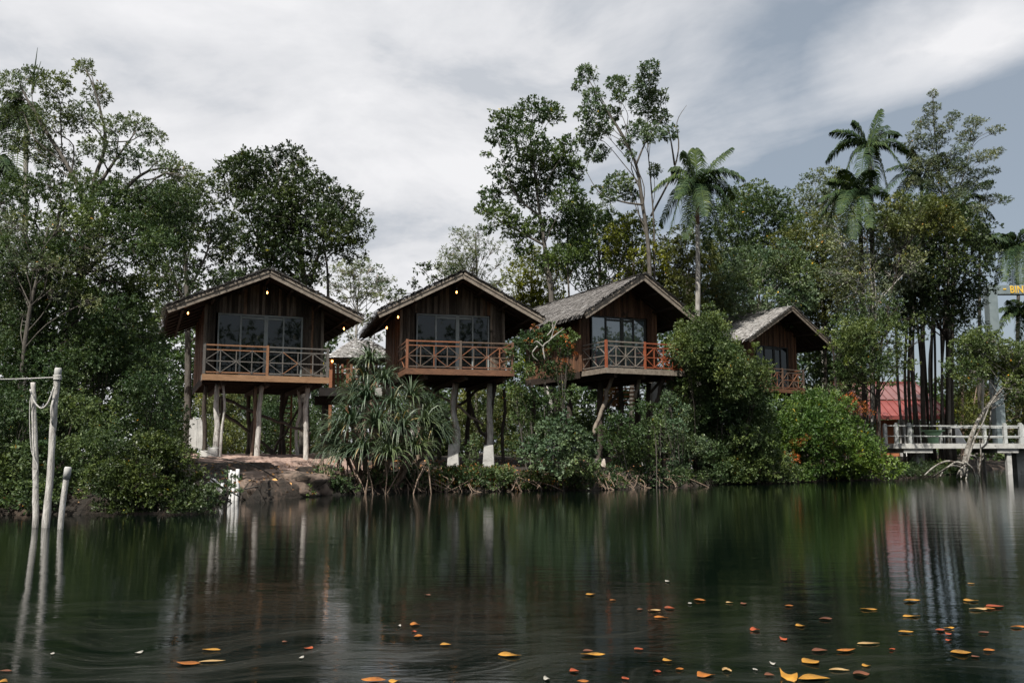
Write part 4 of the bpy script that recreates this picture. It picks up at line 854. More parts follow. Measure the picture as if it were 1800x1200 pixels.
# leaning riverside tree
root = T('leaning grey riverside tree with arching prop roots in front of the boardwalk', 'tree', 40.5, [(1690, 836), (1702, 785), (1715, 748), (1735, 715), (1760, 684), (1790, 640), (1815, 600)], .12, cl, 'lf_mid', 'bark_mangrove', .14, .45, 2.0, 8, 3, grounded=False, twr=.014,
         extra=[([(1698, 820), (1712, 775), (1728, 742), (1742, 708), (1765, 680)], -.3), ([(1720, 834), (1724, 800), (1722, 772)], .2), ([(1722, 790), (1738, 770), (1745, 700), (1775, 620)], 1)])
for pts in ([(1692, 818), (1668, 810), (1645, 818), (1625, 835)], [(1692, 822), (1672, 818), (1658, 828), (1652, 838)], [(1694, 815), (1680, 812), (1664, 822), (1640, 838)], [(1696, 812), (1708, 822), (1714, 838)],
            [(1694, 820), (1686, 828), (1682, 840)], [(1698, 812), (1688, 822), (1690, 840)], [(1706, 800), (1716, 806), (1722, 840)], [(1695, 810), (1700, 825), (1698, 842)]):
    mb = MB(); q = smooth_path([at(x, y, 40.3 + rng.uniform(-.7, .6)) for x, y in pts], 5); mb.tube(q, np.linspace(.05, .03, len(q)), 7, .06); mb.build('prop_root', M['bark_mangrove'], root, True)
cl = fill([(1675, 640), (1760, 620), (1850, 640), (1850, 760), (1690, 765), (1668, 700)], 30, 28, 58, 2)
T('pale-trunked tree filling the gap behind the boardwalk railing', 'tree', 58, [(1692, 780), (1692, 700), (1696, 660)], .16, cl, 'lf_olive', 'bark_orange', .17, .5, 1.3, 8, 3, extra=[([(1714, 790), (1712, 720), (1720, 660)], .5), ([(1692, 700), (1685, 660)], 0)])
cl = fill([(1690, 570), (1725, 560), (1732, 620), (1728, 660), (1690, 640)], 12, 20, 50, .8)
T('thin bright tree standing just left of the gateway column', 'tree', 52, [(1728, 780), (1728, 660), (1735, 600)], .1, cl, 'lf_bush', 'bark_pale', .15, .5, 1.2, 8, 4)

# ------------------------------------------------------------------ shrubs near the bank
def B(*a, **k): return shrub('bush', *a, **k)
cl = spots([(930, 600, 24), (965, 590, 26), (985, 610, 24), (950, 640, 28), (985, 655, 26), (1000, 590, 16), (920, 650, 20), (905, 690, 18), (940, 700, 24), (975, 700, 24), (1005, 690, 18), (915, 725, 20), (900, 620, 14), (960, 735, 22)], 31.2, .6)
B('climbing bush with red-orange shoots covering the third cabin\'s left wall', 'bush', cl, 'lf_broad', .13, .5, 2.6, 8, 5, 'bark', twig=2)
cl = spots([(950, 590, 9), (975, 582, 8), (995, 594, 8), (930, 600, 8), (1005, 605, 7), (960, 620, 8), (990, 635, 8), (940, 575, 7), (1012, 622, 6)], 30.8, .3)
foliage('flower_shoots', cl, M['lf_red'], bpy.data.objects[[o.name for o in C.objects if o.get('label', '').startswith('climbing bush')][0]], .08, .4, .9, 7)['kind'] = 'stuff'
rt = [o for o in C.objects if o.get('label', '').startswith('climbing bush')][0]
for pts in ([(958, 632), (955, 608), (968, 596), (975, 572), (980, 563)], [(968, 596), (980, 586), (992, 577)], [(955, 610), (944, 600), (938, 603)], [(962, 590), (972, 575), (968, 560)], [(945, 608), (935, 622), (946, 634)]):
    mb = MB(); q = smooth_path([at(x, y, 30.5) for x, y in pts], 4); mb.tube(q, np.linspace(.03, .008, len(q)), 5, .1); mb.build('bare_branch', M['bark_pale'], rt, True)
cl = spots([(960, 755, 24), (990, 748, 26), (1015, 765, 24), (940, 780, 22), (975, 785, 28), (1010, 800, 26), (1035, 790, 18), (950, 810, 24), (990, 820, 28), (1030, 825, 22), (925, 800, 16), (1045, 815, 14)], 27.6, .6)
B('rounded grey-green large-leaved bush with yellow blooms on the bank', 'bush', cl, 'lf_bush', .12, .75, 2.3, 6, 8, spread=1.1)
cl = spots([(1085, 740, 20), (1110, 760, 24), (1075, 775, 22), (1100, 795, 26), (1135, 785, 22), (1150, 750, 18), (1125, 815, 20), (1085, 820, 20), (1060, 755, 12), (1160, 720, 16), (1130, 715, 14), (1150, 815, 16)], 30.5, .6)
B('small-leaved bush under the third cabin\'s leaning stilts', 'bush', cl, 'lf_broad', .10, .5, 2.6, 8, 5, 'bark', twig=2)
cl = spots([(1175, 700, 18), (1165, 735, 20), (1190, 750, 20), (1180, 780, 22), (1200, 720, 16), (1195, 815, 22), (1225, 780, 24)], 32.5, .6)
B('loose pale-leaved bush below the red corner railing', 'bush', cl, 'lf_bush', .11, .55, 2.2, 8, 5, 'bark')
cl = fill([(1205, 590), (1225, 575), (1262, 585), (1290, 640), (1325, 670), (1345, 730), (1345, 830), (1260, 845), (1205, 810), (1190, 720), (1190, 640)], 100, 27, 34.5, 1.2)
B('tall dark mixed bush standing between the third and farthest cabins', 'bush', cl, 'lf_dense', .13, .5, 2.1, 8, 14, 'bark', srad=1.2, twig=3)
cl = fill([(1200, 575), (1225, 555), (1262, 560), (1278, 610), (1315, 632), (1348, 655), (1335, 700), (1280, 690), (1230, 650), (1200, 620)], 40, 21, 33.2, 1.2, .8, .6) + spots([(1215, 545, 13), (1245, 538, 11), (1290, 598, 12), (1325, 612, 12), (1352, 640, 10), (1195, 570, 10), (1270, 552, 10)], 33.2)
B('loose green shrub top lit by sun left of the farthest balcony', 'bush', cl, 'lf_mid', .12, .5, 1.9, 8, 2, 'bark_dark')
cl = fill([(1190, 790), (1330, 780), (1400, 820), (1390, 848), (1200, 850)], 20, 22, 34, .5)
B('low deeply shaded waterside bush right of the white stake', 'bush', cl, 'lf_dense', .12, .5, 1.6, 8, 6, twig=4)
cl = fill([(1350, 735), (1375, 712), (1410, 698), (1440, 690), (1485, 720), (1505, 755), (1535, 775), (1550, 805), (1575, 832), (1520, 842), (1400, 842), (1350, 820), (1340, 770)], 80, 22, 37.5, 1.4)
B('large bright green waterside bush in front of the red-roofed house', 'bush', cl, 'lf_bright', .19, .42, 2.1, 8, 12, spread=.75, srad=1.2)
rt = [o for o in C.objects if o.get('label', '').startswith('large bright green')][0]
foliage('orange_leaf_spray', spots([(1388, 795, 8), (1395, 780, 9), (1408, 775, 9), (1420, 768, 8), (1400, 805, 7), (1392, 812, 5)], 35.9, .2), M['lf_red'], rt, .12, .4, 1.6, 7)['kind'] = 'stuff'
cl = spots([(1492, 700, 14, 8), (1510, 710, 14, 8), (1525, 722, 12, 8), (1500, 722, 10)], 39, .4)
B('low orange-leaved bush below the red metal roof', 'bush', cl, 'lf_red', .14, .4, 1.8, 8, 5)
cl = spots([(1500, 745, 18), (1525, 752, 15), (1535, 775, 16), (1512, 772, 18)], 43, .5)
B('shaded bush at the left end of the white boardwalk', 'bush', cl, 'lf_dense', .14, .5, 1.8, 8, 5)
cl = spots([(832, 785, 14), (828, 805, 16), (835, 768, 9), (848, 830, 14), (885, 828, 16), (812, 828, 12), (826, 820, 14)], 31, .6)
B('leafy green shrub between the second cabin\'s concrete footings', 'bush', cl, 'lf_dense', .12, .5, 1.9, 8, 6)
# background greenery below the cabins, each clump its own bush
bgs = [((340, 445, 745, 800), 'lf_olive', 46, 'yellowish bush on the lit ground left under the first cabin'), ((440, 560, 700, 795), 'lf_dense', 52, 'green bushes\' dark backdrop behind the first cabin\'s ladder'),
       ((690, 800, 690, 800), 'lf_broad', 48, 'leafy bush behind the second cabin\'s left stilts'), ((800, 910, 670, 790), 'lf_olive', 47, 'sunlit olive bush behind the second cabin\'s white footings'),
       ((900, 1050, 690, 800), 'lf_dense', 45, 'dark bush behind the pale stilt of the third cabin'), ((1040, 1200, 725, 810), 'lf_dense', 44, 'dark bush behind the third cabin\'s stilts'), ((1660, 1760, 705, 770), 'lf_yellow', 66, 'bright low bush behind the white railing'),
       ((440, 580, 600, 720), 'lf_bush', 56, 'pale misty bush seen high between the first cabin\'s stilts'), ((350, 450, 680, 750), 'lf_olive', 56, 'pale yellow-green bush left of the first cabin\'s centre stilt'), ((1400, 1500, 680, 770), 'lf_dense', 47, 'dark bush under the farthest cabin')]
for (x0, x1, y0, y1), mt, D, lab in bgs:
    cl = fill([(x0, y1), (x0, (y0*2+y1)/3), ((x0+x1)/2, y0), (x1, (y0*2+y1)/3), (x1, y1)], max(10, int((x1-x0)*(y1-y0)/520)), 24, D, 1.2)
    B(lab, 'bush', cl, mt, .15, .5, 1.6, 7, 6)
# low plants on the waterline
cl = fill([(755, 826), (820, 824), (900, 826), (960, 835), (1045, 840), (1100, 850), (1045, 858), (900, 862), (770, 862)], 60, 13, 27.2, 1.0, .6)
for i, (c, r) in enumerate(cl): c[1] = max(c[1], float(np.interp(c[0], BX, BY)) + .1)
cl += spots([(412, 862, 9), (430, 868, 9), (455, 858, 8), (470, 868, 10), (500, 866, 8), (520, 858, 10), (545, 864, 12), (440, 842, 7), (535, 842, 9)], 24.3, .5)
P_, O_, T_ = clump_points(cl, 1.5, .09, .3); V = rosettes(P_, O_, 8, .09, .5, 1.0); V = V[V[:, :, 2].min(1) > .02]
tag(quads('ground_cover', V, rng.random(len(V)), M['lf_ground']), kind='stuff')
n = 5200; x_ = rng.uniform(-17, 24, n); t_ = rng.uniform(.2, 9, n)**1.0; y_ = np.interp(x_, BX, BY) + t_; z_ = np.array([float(ground_z(a_, b_)) for a_, b_ in zip(x_, y_)]) + .05
V = leaves(np.stack([x_, y_, z_], 1), rng.normal(size=(n, 3))*[1, 1, .25], rng.uniform(.07, .15, n), .5, .5)
tag(quads('leaf_litter', V, rng.random(n), M['litter']), kind='stuff')
cl = []
for x in np.arange(-15, 27, .42):
    if -8.6 < x < -5.2 and rng.random() < .75: continue
    yb = float(np.interp(x, BX, BY)); n_ = 2 if x > -9 else 6
    for j in range(n_):
        r = rng.uniform(.22, .45); cl.append((np.array([x + rng.normal()*.2, yb + rng.uniform(-.45, .8) + .15*j, rng.uniform(.12, .55) + .22*j*(x < -9)]), (r*1.3, r, r*.8)))
for nm, mt, sub in (('bank_undergrowth', 'lf_dense', cl[::2]), ('bank_undergrowth', 'lf_dark', cl[1::2])):
    tag(foliage(nm, sub, M[mt], None, .10, .5, 1.5, 8), kind='stuff')
mb = MB()
for i in range(230):
    x = rng.uniform(-7, 24); yb = float(np.interp(x, BX, BY)); a_ = np.array([x, yb + rng.uniform(0, .9), rng.uniform(.15, .55)]); e_ = np.array([x + rng.normal()*.3, yb - rng.uniform(-.1, .5), -.1])
    mb.tube(smooth_path([a_, (a_+e_)/2 + [rng.normal()*.06, -.05, .08], e_], 3), rng.uniform(.008, .022), 4, 0, cap=False)
tag(mb.build('bank_roots', M['bark_dark']), kind='stuff')
# pale trampled sand and litter under and behind the first cabin
gv = []; gx_ = np.linspace(-13, -4.5, 35); gy_ = np.linspace(27.5, 41, 40)
for i, x in enumerate(gx_):
    for j, y in enumerate(gy_):
        xs_ = x - (y-30)*.28
        wv_ = .5*math.sin(y*1.3)+.3*math.sin(x*2.1); tt_ = y - float(np.interp(xs_, BX, BY))
        z = float(bank_z(tt_)) + .05*math.sin(xs_*2.3 + tt_*1.7) + .04*math.sin(xs_*5.1 - tt_*3.1) + .075
        if i in (0, 34) or j in (0, 39): z -= .4
        gv.append((xs_, y + (wv_ if j in (0, 39) else 0), z))
g = MB(); g.add(gv, [(i*40+j, (i+1)*40+j, (i+1)*40+j+1, i*40+j+1) for i in range(34) for j in range(39)], .5)
tag(g.build('sandy_ground', surf('pinkish_sand_litter', (.16, .10, .075), (.46, .34, .29), 7, .95, bump=.8, dark=(1.6, .60, (.06, .045, .033))), None, True), kind='structure')
# tangled dead twigs at the waterline
mb = MB()
for i in range(150):
    x = rng.uniform(-4.2, 5.5); y = float(np.interp(x, BX, BY)) + rng.uniform(-.25, .5); a_ = np.array([x, y, rng.uniform(.2, .55)])
    e_ = a_ + np.array([rng.normal()*.45, -rng.uniform(.05, .4), 0]); e_[2] = rng.uniform(-.1, .12)
    mb.tube(smooth_path([a_, (a_+e_)/2 + rng.normal(size=3)*.08, e_], 3), rng.uniform(.006, .014), 4, 0, cap=False)
tag(mb.build('waterside_twigs', M['stilt_brown']), kind='stuff')
# far wood as one mass
def skyline(pts, D, r, name_mat, lsz, dens):
    cl = []
    pts = np.array(pts, float)
    for x in np.arange(pts[0, 0], pts[-1, 0], r*.9):
        top = np.interp(x, pts[:, 0], pts[:, 1])
        for y in np.arange(top + r*.6, 815, r*1.1):
            Y = D + rng.uniform(-3, 3); s = Y/F; cl.append((at(x + rng.uniform(-8, 8), y + rng.uniform(-6, 6), Y), (r*s, r*s, r*.85*s)))
    P_, O_, T_ = clump_points(cl, dens, lsz, .3); V = rosettes(P_, O_, 6, lsz, .6, .9)
    return V, np.clip(np.repeat(T_, 6) + .5 + rng.normal(size=len(V))*.17, 0, .95)
V, v = skyline([(-350, 420), (0, 480), (240, 520), (330, 560), (400, 540), (560, 560), (600, 640), (690, 655), (760, 570), (900, 540), (1200, 520), (1350, 540), (1455, 600), (1490, 672), (1560, 676), (1660, 672), (1700, 655), (1760, 640), (1850, 600), (2150, 560)], 76, 30, 'lf_dense', .34, 1.9)
tag(quads('far_wood', V, v, M['lf_broad']), kind='stuff')
# wooded far bank behind the camera (shows only as reflections in the glass)
n = 240; cc_ = [(np.array([x, -46 + rng.uniform(-2, 2), z]), (2.4, 2.0, 2.2)) for x in np.arange(-110, 110, 3.2) for z in np.arange(1.5, (15.5 + 2.5*math.sin(x*.21) + 2.0*math.sin(x*.47+1)) if x < 52 else 2.5 + 1.5*math.sin(x*.3), 2.6)]
P_, O_, T_ = clump_points(cc_, 1.0, .5, .3); V = rosettes(P_, O_, 5, .5, .6)
tag(quads('opposite_bank_wood', V, np.clip(np.repeat(T_, 5) + .5 + rng.normal(size=len(V))*.15, 0, .95), M['lf_dense']), kind='stuff')

# ------------------------------------------------------------------ rock, stakes, posts, rope
mb = MB(); rk = bpy.data.meshes.new('bank_rock'); import bmesh
def rock(label, c, s, seed):
    bm = bmesh.new(); bmesh.ops.create_icosphere(bm, subdivisions=4, radius=1)
    r_ = np.random.default_rng(seed); ph = r_.uniform(0, 6, 9)
    for v in bm.verts:
        p = v.co; k_ = 1 + .16*math.sin(p.x*3+ph[0])*math.cos(p.y*4+ph[1]) + .10*math.sin(p.z*7+ph[2]+p.x*5) + .05*math.sin(p.x*13+ph[3])*math.sin(p.z*11+ph[4]) + .025*math.sin(p.y*23+p.x*19)
        v.co = Vector((p.x*s[0]*k_, p.y*s[1]*k_, (abs(p.z)**.75)*(1 if p.z > 0 else -1)*s[2]*k_))
    me = bpy.data.meshes.new('bank_rock'); bm.to_mesh(me); bm.free()
    me.materials.append(M['rock']); me.polygons.foreach_set('use_smooth', [True]*len(me.polygons))
    o = bpy.data.objects.new('bank_rock', me); C.objects.link(o); o.location = tuple(c)
    return tag(o, label, 'rock', 'rocks along the bank edge')
c = at(490, 838, 24.9); rock('long brown rock ledge at the waterline under the first cabin', (c[0], c[1], .26), (1.25, 1.0, .40), 1)
c = at(432, 850, 23.9); rock('smaller reddish rock beside the white stake fence', (c[0], c[1], .12), (.50, .5, .34), 2)
c = at(548, 835, 25.3); rock('dark rounded rock at the left foot of the screw pine', (c[0], c[1], .14), (.6, .6, .42), 3)
def pole(label, pts, D, r0, r1, mat, name='wooden_post', cat='post', jit=.07, cap=False, group=None):
    P = smooth_path([at(x, y, D) for x, y in pts], 5); P[0][2] = min(P[0][2], -.3) if P[0][2] < .2 else P[0][2]
    mb = MB(); mb.tube(P, np.linspace(r0, r1, len(P)), 12, jit); root = thing(name, P[0], label, cat, group); mb.build('shaft', M[mat], root, True)
    if cap:
        d_ = unit(P[-1]-P[-2]); cm = MB(); cm.tube([P[-1] - d_*.13, P[-1] + d_*.03, P[-1] + d_*.05], [r1*1.25, r1*1.25, r1*1.0], 12); cm.build('cap', M['concrete'], root, True)
    return root, P
pA, PA = pole('straight pale post with hanging rope at the left, second tallest of three', [(63, 925), (62, 800), (60, 740), (58, 672)], 14.3, .046, .034, 'stilt_pale')
pB, PB = pole('tallest pale forked post with grey cap tied with rope at left', [(80, 926), (88, 840), (94, 740), (102, 652)], 14.3, .056, .042, 'stilt_pale', cap=True)
pC, PC = pole('short smooth pale pipe leaning in the water beside the tall posts', [(106, 928), (111, 880), (119, 826)], 14.0, .042, .042, 'stilt_pale', jit=.0, cap=True)
mb = MB(); mb.tube(smooth_path([at(92, 745, 14.25), at(90, 720, 14.2), at(94, 700, 14.25)], 3), [.018]*7, 6, .1); mb.build('stub', M['stilt_pale'], pB, True)
mb = MB()
q = smooth_path([at(-30, 667, 13.6), at(30, 666, 14.0), at(98, 663, 14.28)], 6); mb.tube(q, .011, 6)
for k_ in range(4):
    a_ = np.linspace(0, 2*np.pi, 14); cc = at(101, 660 + k_*2.2, 14.3); mb.tube(np.stack([cc[0] + .056*np.cos(a_), cc[1] + .056*np.sin(a_), cc[2] + 0*a_], 1), .010, 5)
tag(mb.build('rope', M['rope'], None, True), 'taut rope running from the tallest post out past the left edge', 'rope')
mb = MB(); q = smooth_path([at(53, 684, 14.2), at(60, 705, 14.2), at(72, 717, 14.2), at(84, 708, 14.2), at(95, 680, 14.2)], 5); mb.tube(q, .012, 6)
q = smooth_path([at(56, 682, 14.2), at(52, 720, 14.2), at(55, 790, 14.2), at(66, 820, 14.2), at(57, 845, 14.2)], 5); mb.tube(q, .006, 5)
tag(mb.build('rope', M['rope'], None, True), 'slack loop of white rope sagging between the two tall posts', 'rope')
# white stake fence
D = 22.6; root = thing('stake_fence', onz(392, 872, 0), 'low fence of whitewashed stakes at the waterline under the first cabin', 'fence')
for i, (xt, yt, xb) in enumerate([(358, 850, 358), (364, 846, 365), (372, 840, 372), (377, 842, 377), (384, 845, 383), (391, 848, 390), (405, 826, 402), (411, 828, 408), (418, 824, 415)]):
    mb = MB(); a_ = at(xt, yt, D - .2 + rng.uniform(-.1, .1)); b_ = at(xb, 872, D - .2); b_[2] = -.2; mb.tube(smooth_path([b_, (a_+b_)/2 + rng.normal(size=3)*.015, a_], 3), [.05]*4 + [.045]*3, 7, .08); mb.build('stake', M['white_paint'], root, True)
mb = MB(); mb.tube([at(352, 850, D-.28), at(384, 846, D-.28)], .025, 6, .05); mb.build('cross_rail', M['white_paint'], root, True)
pole('upright whitewashed stake in the shallows below the third cabin', [(1137, 850), (1134, 830), (1132, 812)], 31.5, .085, .08, 'white_paint', 'stake', 'stake')
pole('short grey stake just right of the whitewashed stake', [(1147, 850), (1149, 832)], 31.5, .045, .04, 'stilt_pale', 'stake', 'stake')
pole('small slanted grey stake, farthest right of the waterside stakes', [(1163, 850), (1167, 835)], 31.5, .045, .04, 'stilt_pale', 'stake', 'stake')
for x0_, y0_, lab in ((1212, 800, 'thin pale sapling trunk leaning in the shade right of the stakes'), ):
    pole(lab, [(x0_+8, 850), (x0_+4, 825), (x0_, y0_)], 33, .04, .02, 'stilt_pale', 'dead_trunk', 'trunk')
# ragged grey panel left of cabin one
mb = MB(); a_, b_ = at(331, 788, 30.5), at(356, 788, 30.5)
for i in range(9):
    t0 = i/9; o = a_*(1-t0) + b_*t0; hh_ = (58 - rng.uniform(0, 9))*30.5/F; mb.frame(o + np.array([0, rng.uniform(0, .03), rng.uniform(-.12, .05)]), (b_-a_)/9*.97, np.array([0, .025, 0]), np.array([0, 0, hh_]))
gz_ = float(ground_z(a_[0], a_[1]));
pr = thing('board_screen', (a_[0], a_[1], gz_), 'weathered grey-white board screen at the left side of the first cabin\'s stilts', 'screen'); mb.build('boards', M['concrete'], pr)
for t0 in (.08, .92):
    mb = MB(); o = a_*(1-t0) + b_*t0; mb.tube([(o[0], o[1]+.07, gz_-.1), (o[0], o[1]+.07, at(331, 735, 30.5)[2])], .04, 7, .05); mb.build('post', M['stilt_dark'], pr, True)
# ladder under cabin one
D = 37.0; root = thing('wooden_ladder', (at(500, 800, D)[0], D, .9), 'reddish wooden ladder standing behind the first cabin\'s stilts', 'ladder')
for xa, xb in ((499, 494), (513, 510)):
    mb = MB(); mb.beam(at(xb, 803, D), at(xa, 690, D), .06, .06, (0, 1, 0), .8); mb.build('rail', M['rail_orange'], root)
for i in range(12):
    y = 700 + i*8.5; f = (y-690)/113; mb = MB(); mb.beam(at(499-5*f, y, D), at(513-3*f, y, D), .04, .05, (0, 1, 0), .6); mb.build('rung', M['rail_orange'], root)

# ------------------------------------------------------------------ walkway slabs, gazebo
def slab(mb, px0, px1, py, D, depth, th_, var=.5):
    a_, b_ = at(px0, py, D), at(px1, py, D); mb.frame(a_ - [0, 0, th_], b_-a_, np.array([0, depth, 0.]), np.array([0, 0, th_]), var)
D = 37.2; root = thing('raised_walkway', (at(588, 690, D)[0], D, 1.), 'raised concrete walkway with orange railing between the first and second cabins', 'walkway')
mb = MB(); slab(mb, 561, 690, 681, D, 2.4, .33); mb.build('slab', M['concrete'], root)
mb = MB(); slab(mb, 553, 700, 696, D+.15, .3, .35); mb.build('beam', M['wood_dark'], root)
for x in (572, 640, 688):
    mb = MB(); a_ = at(x, 700, D+.3); mb.tube([(a_[0], a_[1], .6), tuple(a_)], .14, 8, .02); mb.build('pier', M['stilt_dark'], root, True)
for x in (587, 594, 602, 618, 640, 662, 680):
    mb = MB(); mb.beam(at(x, 681, D+.2), at(x, 640, D+.2), .09, .09, (0, 1, 0), .8); mb.build('post', M['rail_orange'], root)
mb = MB()
for y in (648, 657, 666, 675): mb.beam(at(585, y, D+.25), at(690, y, D+.25), .04, .05, var=.8)
mb.build('railing', M['rail_orange'], root)
D = 40; c0 = at(634, 632, D); root = thing('gazebo', (c0[0], D+1.5, .9), 'small hip-roofed thatched shelter seen between the first and second cabins', 'shelter')
ap = at(634, 598, D+1.6); e_ = [at(572, 630, D), at(700, 630, D)]; e2 = [e_[0] + [0, 3.2, 0], e_[1] + [0, 3.2, 0]]
mb = MB(); mb.add([e_[0], e_[1], e2[1], e2[0], ap + [-.3, 0, 0], ap + [.3, 0, 0]] , [(0, 1, 5, 4), (1, 2, 5), (2, 3, 4, 5), (3, 0, 4), (3, 2, 1, 0)], .5); roof = mb.build('roof', M['wood_dark'], root)
V = []
for A_, B_, Cc, Dd in ((e_[0], e_[1], ap + [.3, 0, 0], ap + [-.3, 0, 0]), (e2[0], e_[0], ap + [-.3, 0, 0], ap + [-.3, 0, 0]), (e_[1], e2[1], ap + [.3, 0, 0], ap + [.3, 0, 0])):
    nr = _n = unit(np.cross(B_-A_, Dd-A_)); nr = nr if nr[2] > 0 else -nr
    for r in range(16):
        f0, f1 = r/16, (r+1.6)/16; n = int(46*(1-f0*.8)) + 4; t_ = (np.arange(n)+rng.random(n))/n
        lo = (A_*(1-f0)+Dd*f0)[None]*(1-t_[:, None]) + (B_*(1-f0)+Cc*f0)[None]*t_[:, None]; f1 = min(f1, 1)
        hi = (A_*(1-f1)+Dd*f1)[None]*(1-t_[:, None]) + (B_*(1-f1)+Cc*f1)[None]*t_[:, None]; h_ = unit(B_-A_)[None]*.05
        V.append(np.stack([hi-h_+nr*.03, lo-h_+nr*.07*rng.uniform(.7, 1.6, n)[:, None], lo+h_+nr*.06, hi+h_+nr*.03], 1))
V = np.concatenate(V); quads('thatch', V, np.clip(rng.normal(.55, .25, len(V)), 0, 1), M['thatch_pale'], roof)
for x, yy in ((582, 0), (612, .1), (690, 0), (655, .1)):
    mb = MB(); a_ = at(x, 631, D+.3+yy); mb.frame((a_[0]-.07, a_[1], 1.0), (.14, 0, 0), (0, .14, 0), (0, 0, a_[2]-1.0), .9); mb.build('post', M['rail_orange'], root)
mb = MB(); a_ = at(584, 634, D+.2); mb.tube([a_ + [0, 0, .03], a_, a_ - [0, 0, .07]], [.02, .05, .02], 8); mb.build('bulb', M['bulb'], root, True)
# under / right of third cabin: slatted screen and concrete stair
D = 39; root = thing('slatted_screen', (at(1072, 715, D)[0], D, 1.), 'orange slatted wooden screen seen between the third cabin\'s stilts', 'screen')
mb = MB()
for i in range(12): mb.frame(at(1054, 714 - i*3.3, D + .01*i), np.array([37*D/F*.9, 0, 0]), (0, .03, 0), (0, 0, 2.8*D/F)); 
mb.build('slats', M['slat_orange'], root)
for x in (1053, 1092, 1118):
    mb = MB(); a_ = at(x, 672, D-.1); mb.frame((a_[0]-.06, a_[1], .8), (.12, 0, 0), (0, .12, 0), (0, 0, a_[2]-.8), .4); mb.build('post', M['wood_dark'], root)
mb = MB()
for i in range(6): mb.frame(at(1094, 712 - i*7, D + .3), np.array([24*D/F, 0, 0]), (0, .03, 0), (0, 0, 2.8*D/F))
mb.build('open_slats', M['slat_orange'], root)
D = 38; root = thing('concrete_stair', (at(1175, 722, D)[0], D, 1.), 'grey concrete stair block with red handrail below the third cabin\'s right corner', 'stair')
mb = MB(); slab(mb, 1147, 1170, 672, D, 1.6, .85); slab(mb, 1170.2, 1182, 684, D, 1.6, .56); slab(mb, 1182.2, 1200, 696, D, 1.6, .28); slab(mb, 1147, 1199, 711, D-.03, 1.5, .02); mb.build('steps', M['concrete'], root)
mb = MB(); slab(mb, 1160, 1200, 714, D-.1, .5, .22); mb.build('lower_ledge', M['concrete'], root)
for x, y in ((1160, 672), (1170, 672), (1182, 684), (1192, 696)):
    mb = MB(); mb.beam(at(x, y, D+.1), at(x, y-26, D+.1), .06, .06, (0, 1, 0), .9); mb.build('rail_post', M['rail_red'], root)
mb = MB(); 
for k_ in (0, 9, 18): mb.beam(at(1158, 650+k_, D+.14), at(1200, 664+k_, D+.14), .04, .05, var=.9)
mb.build('handrail', M['rail_red'], root)

# ------------------------------------------------------------------ boardwalk, gateway, red-roofed house
D = 48; X0, X1 = at(1572, 780, D)[0], at(1960, 780, D)[0]; zt = at(1700, 779, D)[2]
root = thing('boardwalk', ((X0+X1)/2, D+1.5, zt), 'white-railed concrete boardwalk on piers over the water at right', 'boardwalk')
mb = MB(); mb.frame((X0, D, zt-.26), (X1-X0, 0, 0), (0, 3.4, 0), (0, 0, .26), .5); mb.build('deck', M['concrete'], root)
for xa, xb in ((1590, 1641), (1755, 1792), (1880, 1920)):
    mb = MB(); a_, b_ = at(xa, 788, D)[0], at(xb, 788, D)[0]; mb.frame((a_, D+.1, zt-.49), (b_-a_, 0, 0), (0, 3.0, 0), (0, 0, .225), .5); mb.build('cross_beam', M['concrete'], root)
for xa, xb, dy in ((1611, 1625, 1.2), (1770, 1778, .2), (1787, 1806, 1.4)):
    mb = MB(); a_, b_ = at(xa, 800, D+dy)[0], at(xb, 800, D+dy)[0]; mb.frame((a_, D+dy, -1.5), (b_-a_, 0, 0), (0, b_-a_, 0), (0, 0, 1.5+zt-(.50 if xa != 1787 else .265)), .5); mb.build('pier', M['concrete'], root)
for x, yy in ((1577.5, .1), (1601, .1), (1769, .1), (1797, .1), (1860, .1), (1558, 1.5), (1733, 3.2), (1655, 3.2), (1800, 3.2)):
    Y = D+yy; a_ = at(x, 779, Y); sz = .088 if yy < 3 else .07
    mb = MB(); mb.frame((a_[0]-sz, Y, zt+.003), (2*sz, 0, 0), (0, 2*sz, 0), (0, 0, 1.02), .5); mb.frame((a_[0]-sz*.7, Y+sz*.3, zt+1.023), (1.4*sz, 0, 0), (0, 1.4*sz, 0), (0, 0, .06), .5); mb.build('railing_post', M['white_worn'], root)
for yy, xs0 in ((.15, 1558), (3.25, 1650)):
    for zz_ in (.92, .38):
        mb = MB(); a_ = at(xs0, 750, D+yy)[0]; mb.tube([(a_, D+yy, zt+zz_), ((a_+X1)/2, D+yy, zt+zz_-.02), (X1, D+yy, zt+zz_)], .034, 8, .03); mb.build('railing_bar', M['white_worn'], root, True)
D = 52; root = thing('gateway', (at(1763, 776, D)[0], D, zt), 'blue-grey square gateway frame with yellow lettering at the right edge', 'gateway')
p0 = at(1755, 778, D); p1 = at(1771, 778, D); ztop = at(1745, 501, D)[2]; wd = p1[0]-p0[0]; x0g = at(1740, 520, D)[0]
mb = MB(); 
zb_ = at(1755, 516.5, D)[2]
mb.frame((p0[0]-.02, D, zt+.0), (wd, 0, 0), (0, wd*1.1, 0), (0, 0, ztop-zt), .5); mb.build('column', M['gate_blue'], root)
mb = MB(); mb.frame((p0[0]-.02+7.2, D, zt), (wd, 0, 0), (0, wd*1.1, 0), (0, 0, zb_-zt-.005), .5); mb.build('column', M['gate_blue'], root)
mb = MB(); mb.frame((p0[0]-.02+wd+.002, D+.004, zb_), (7.2, 0, 0), (0, wd, 0), (0, 0, ztop-zb_-.004), .5); beam_o = mb.build('lintel', M['gate_blue'], root)
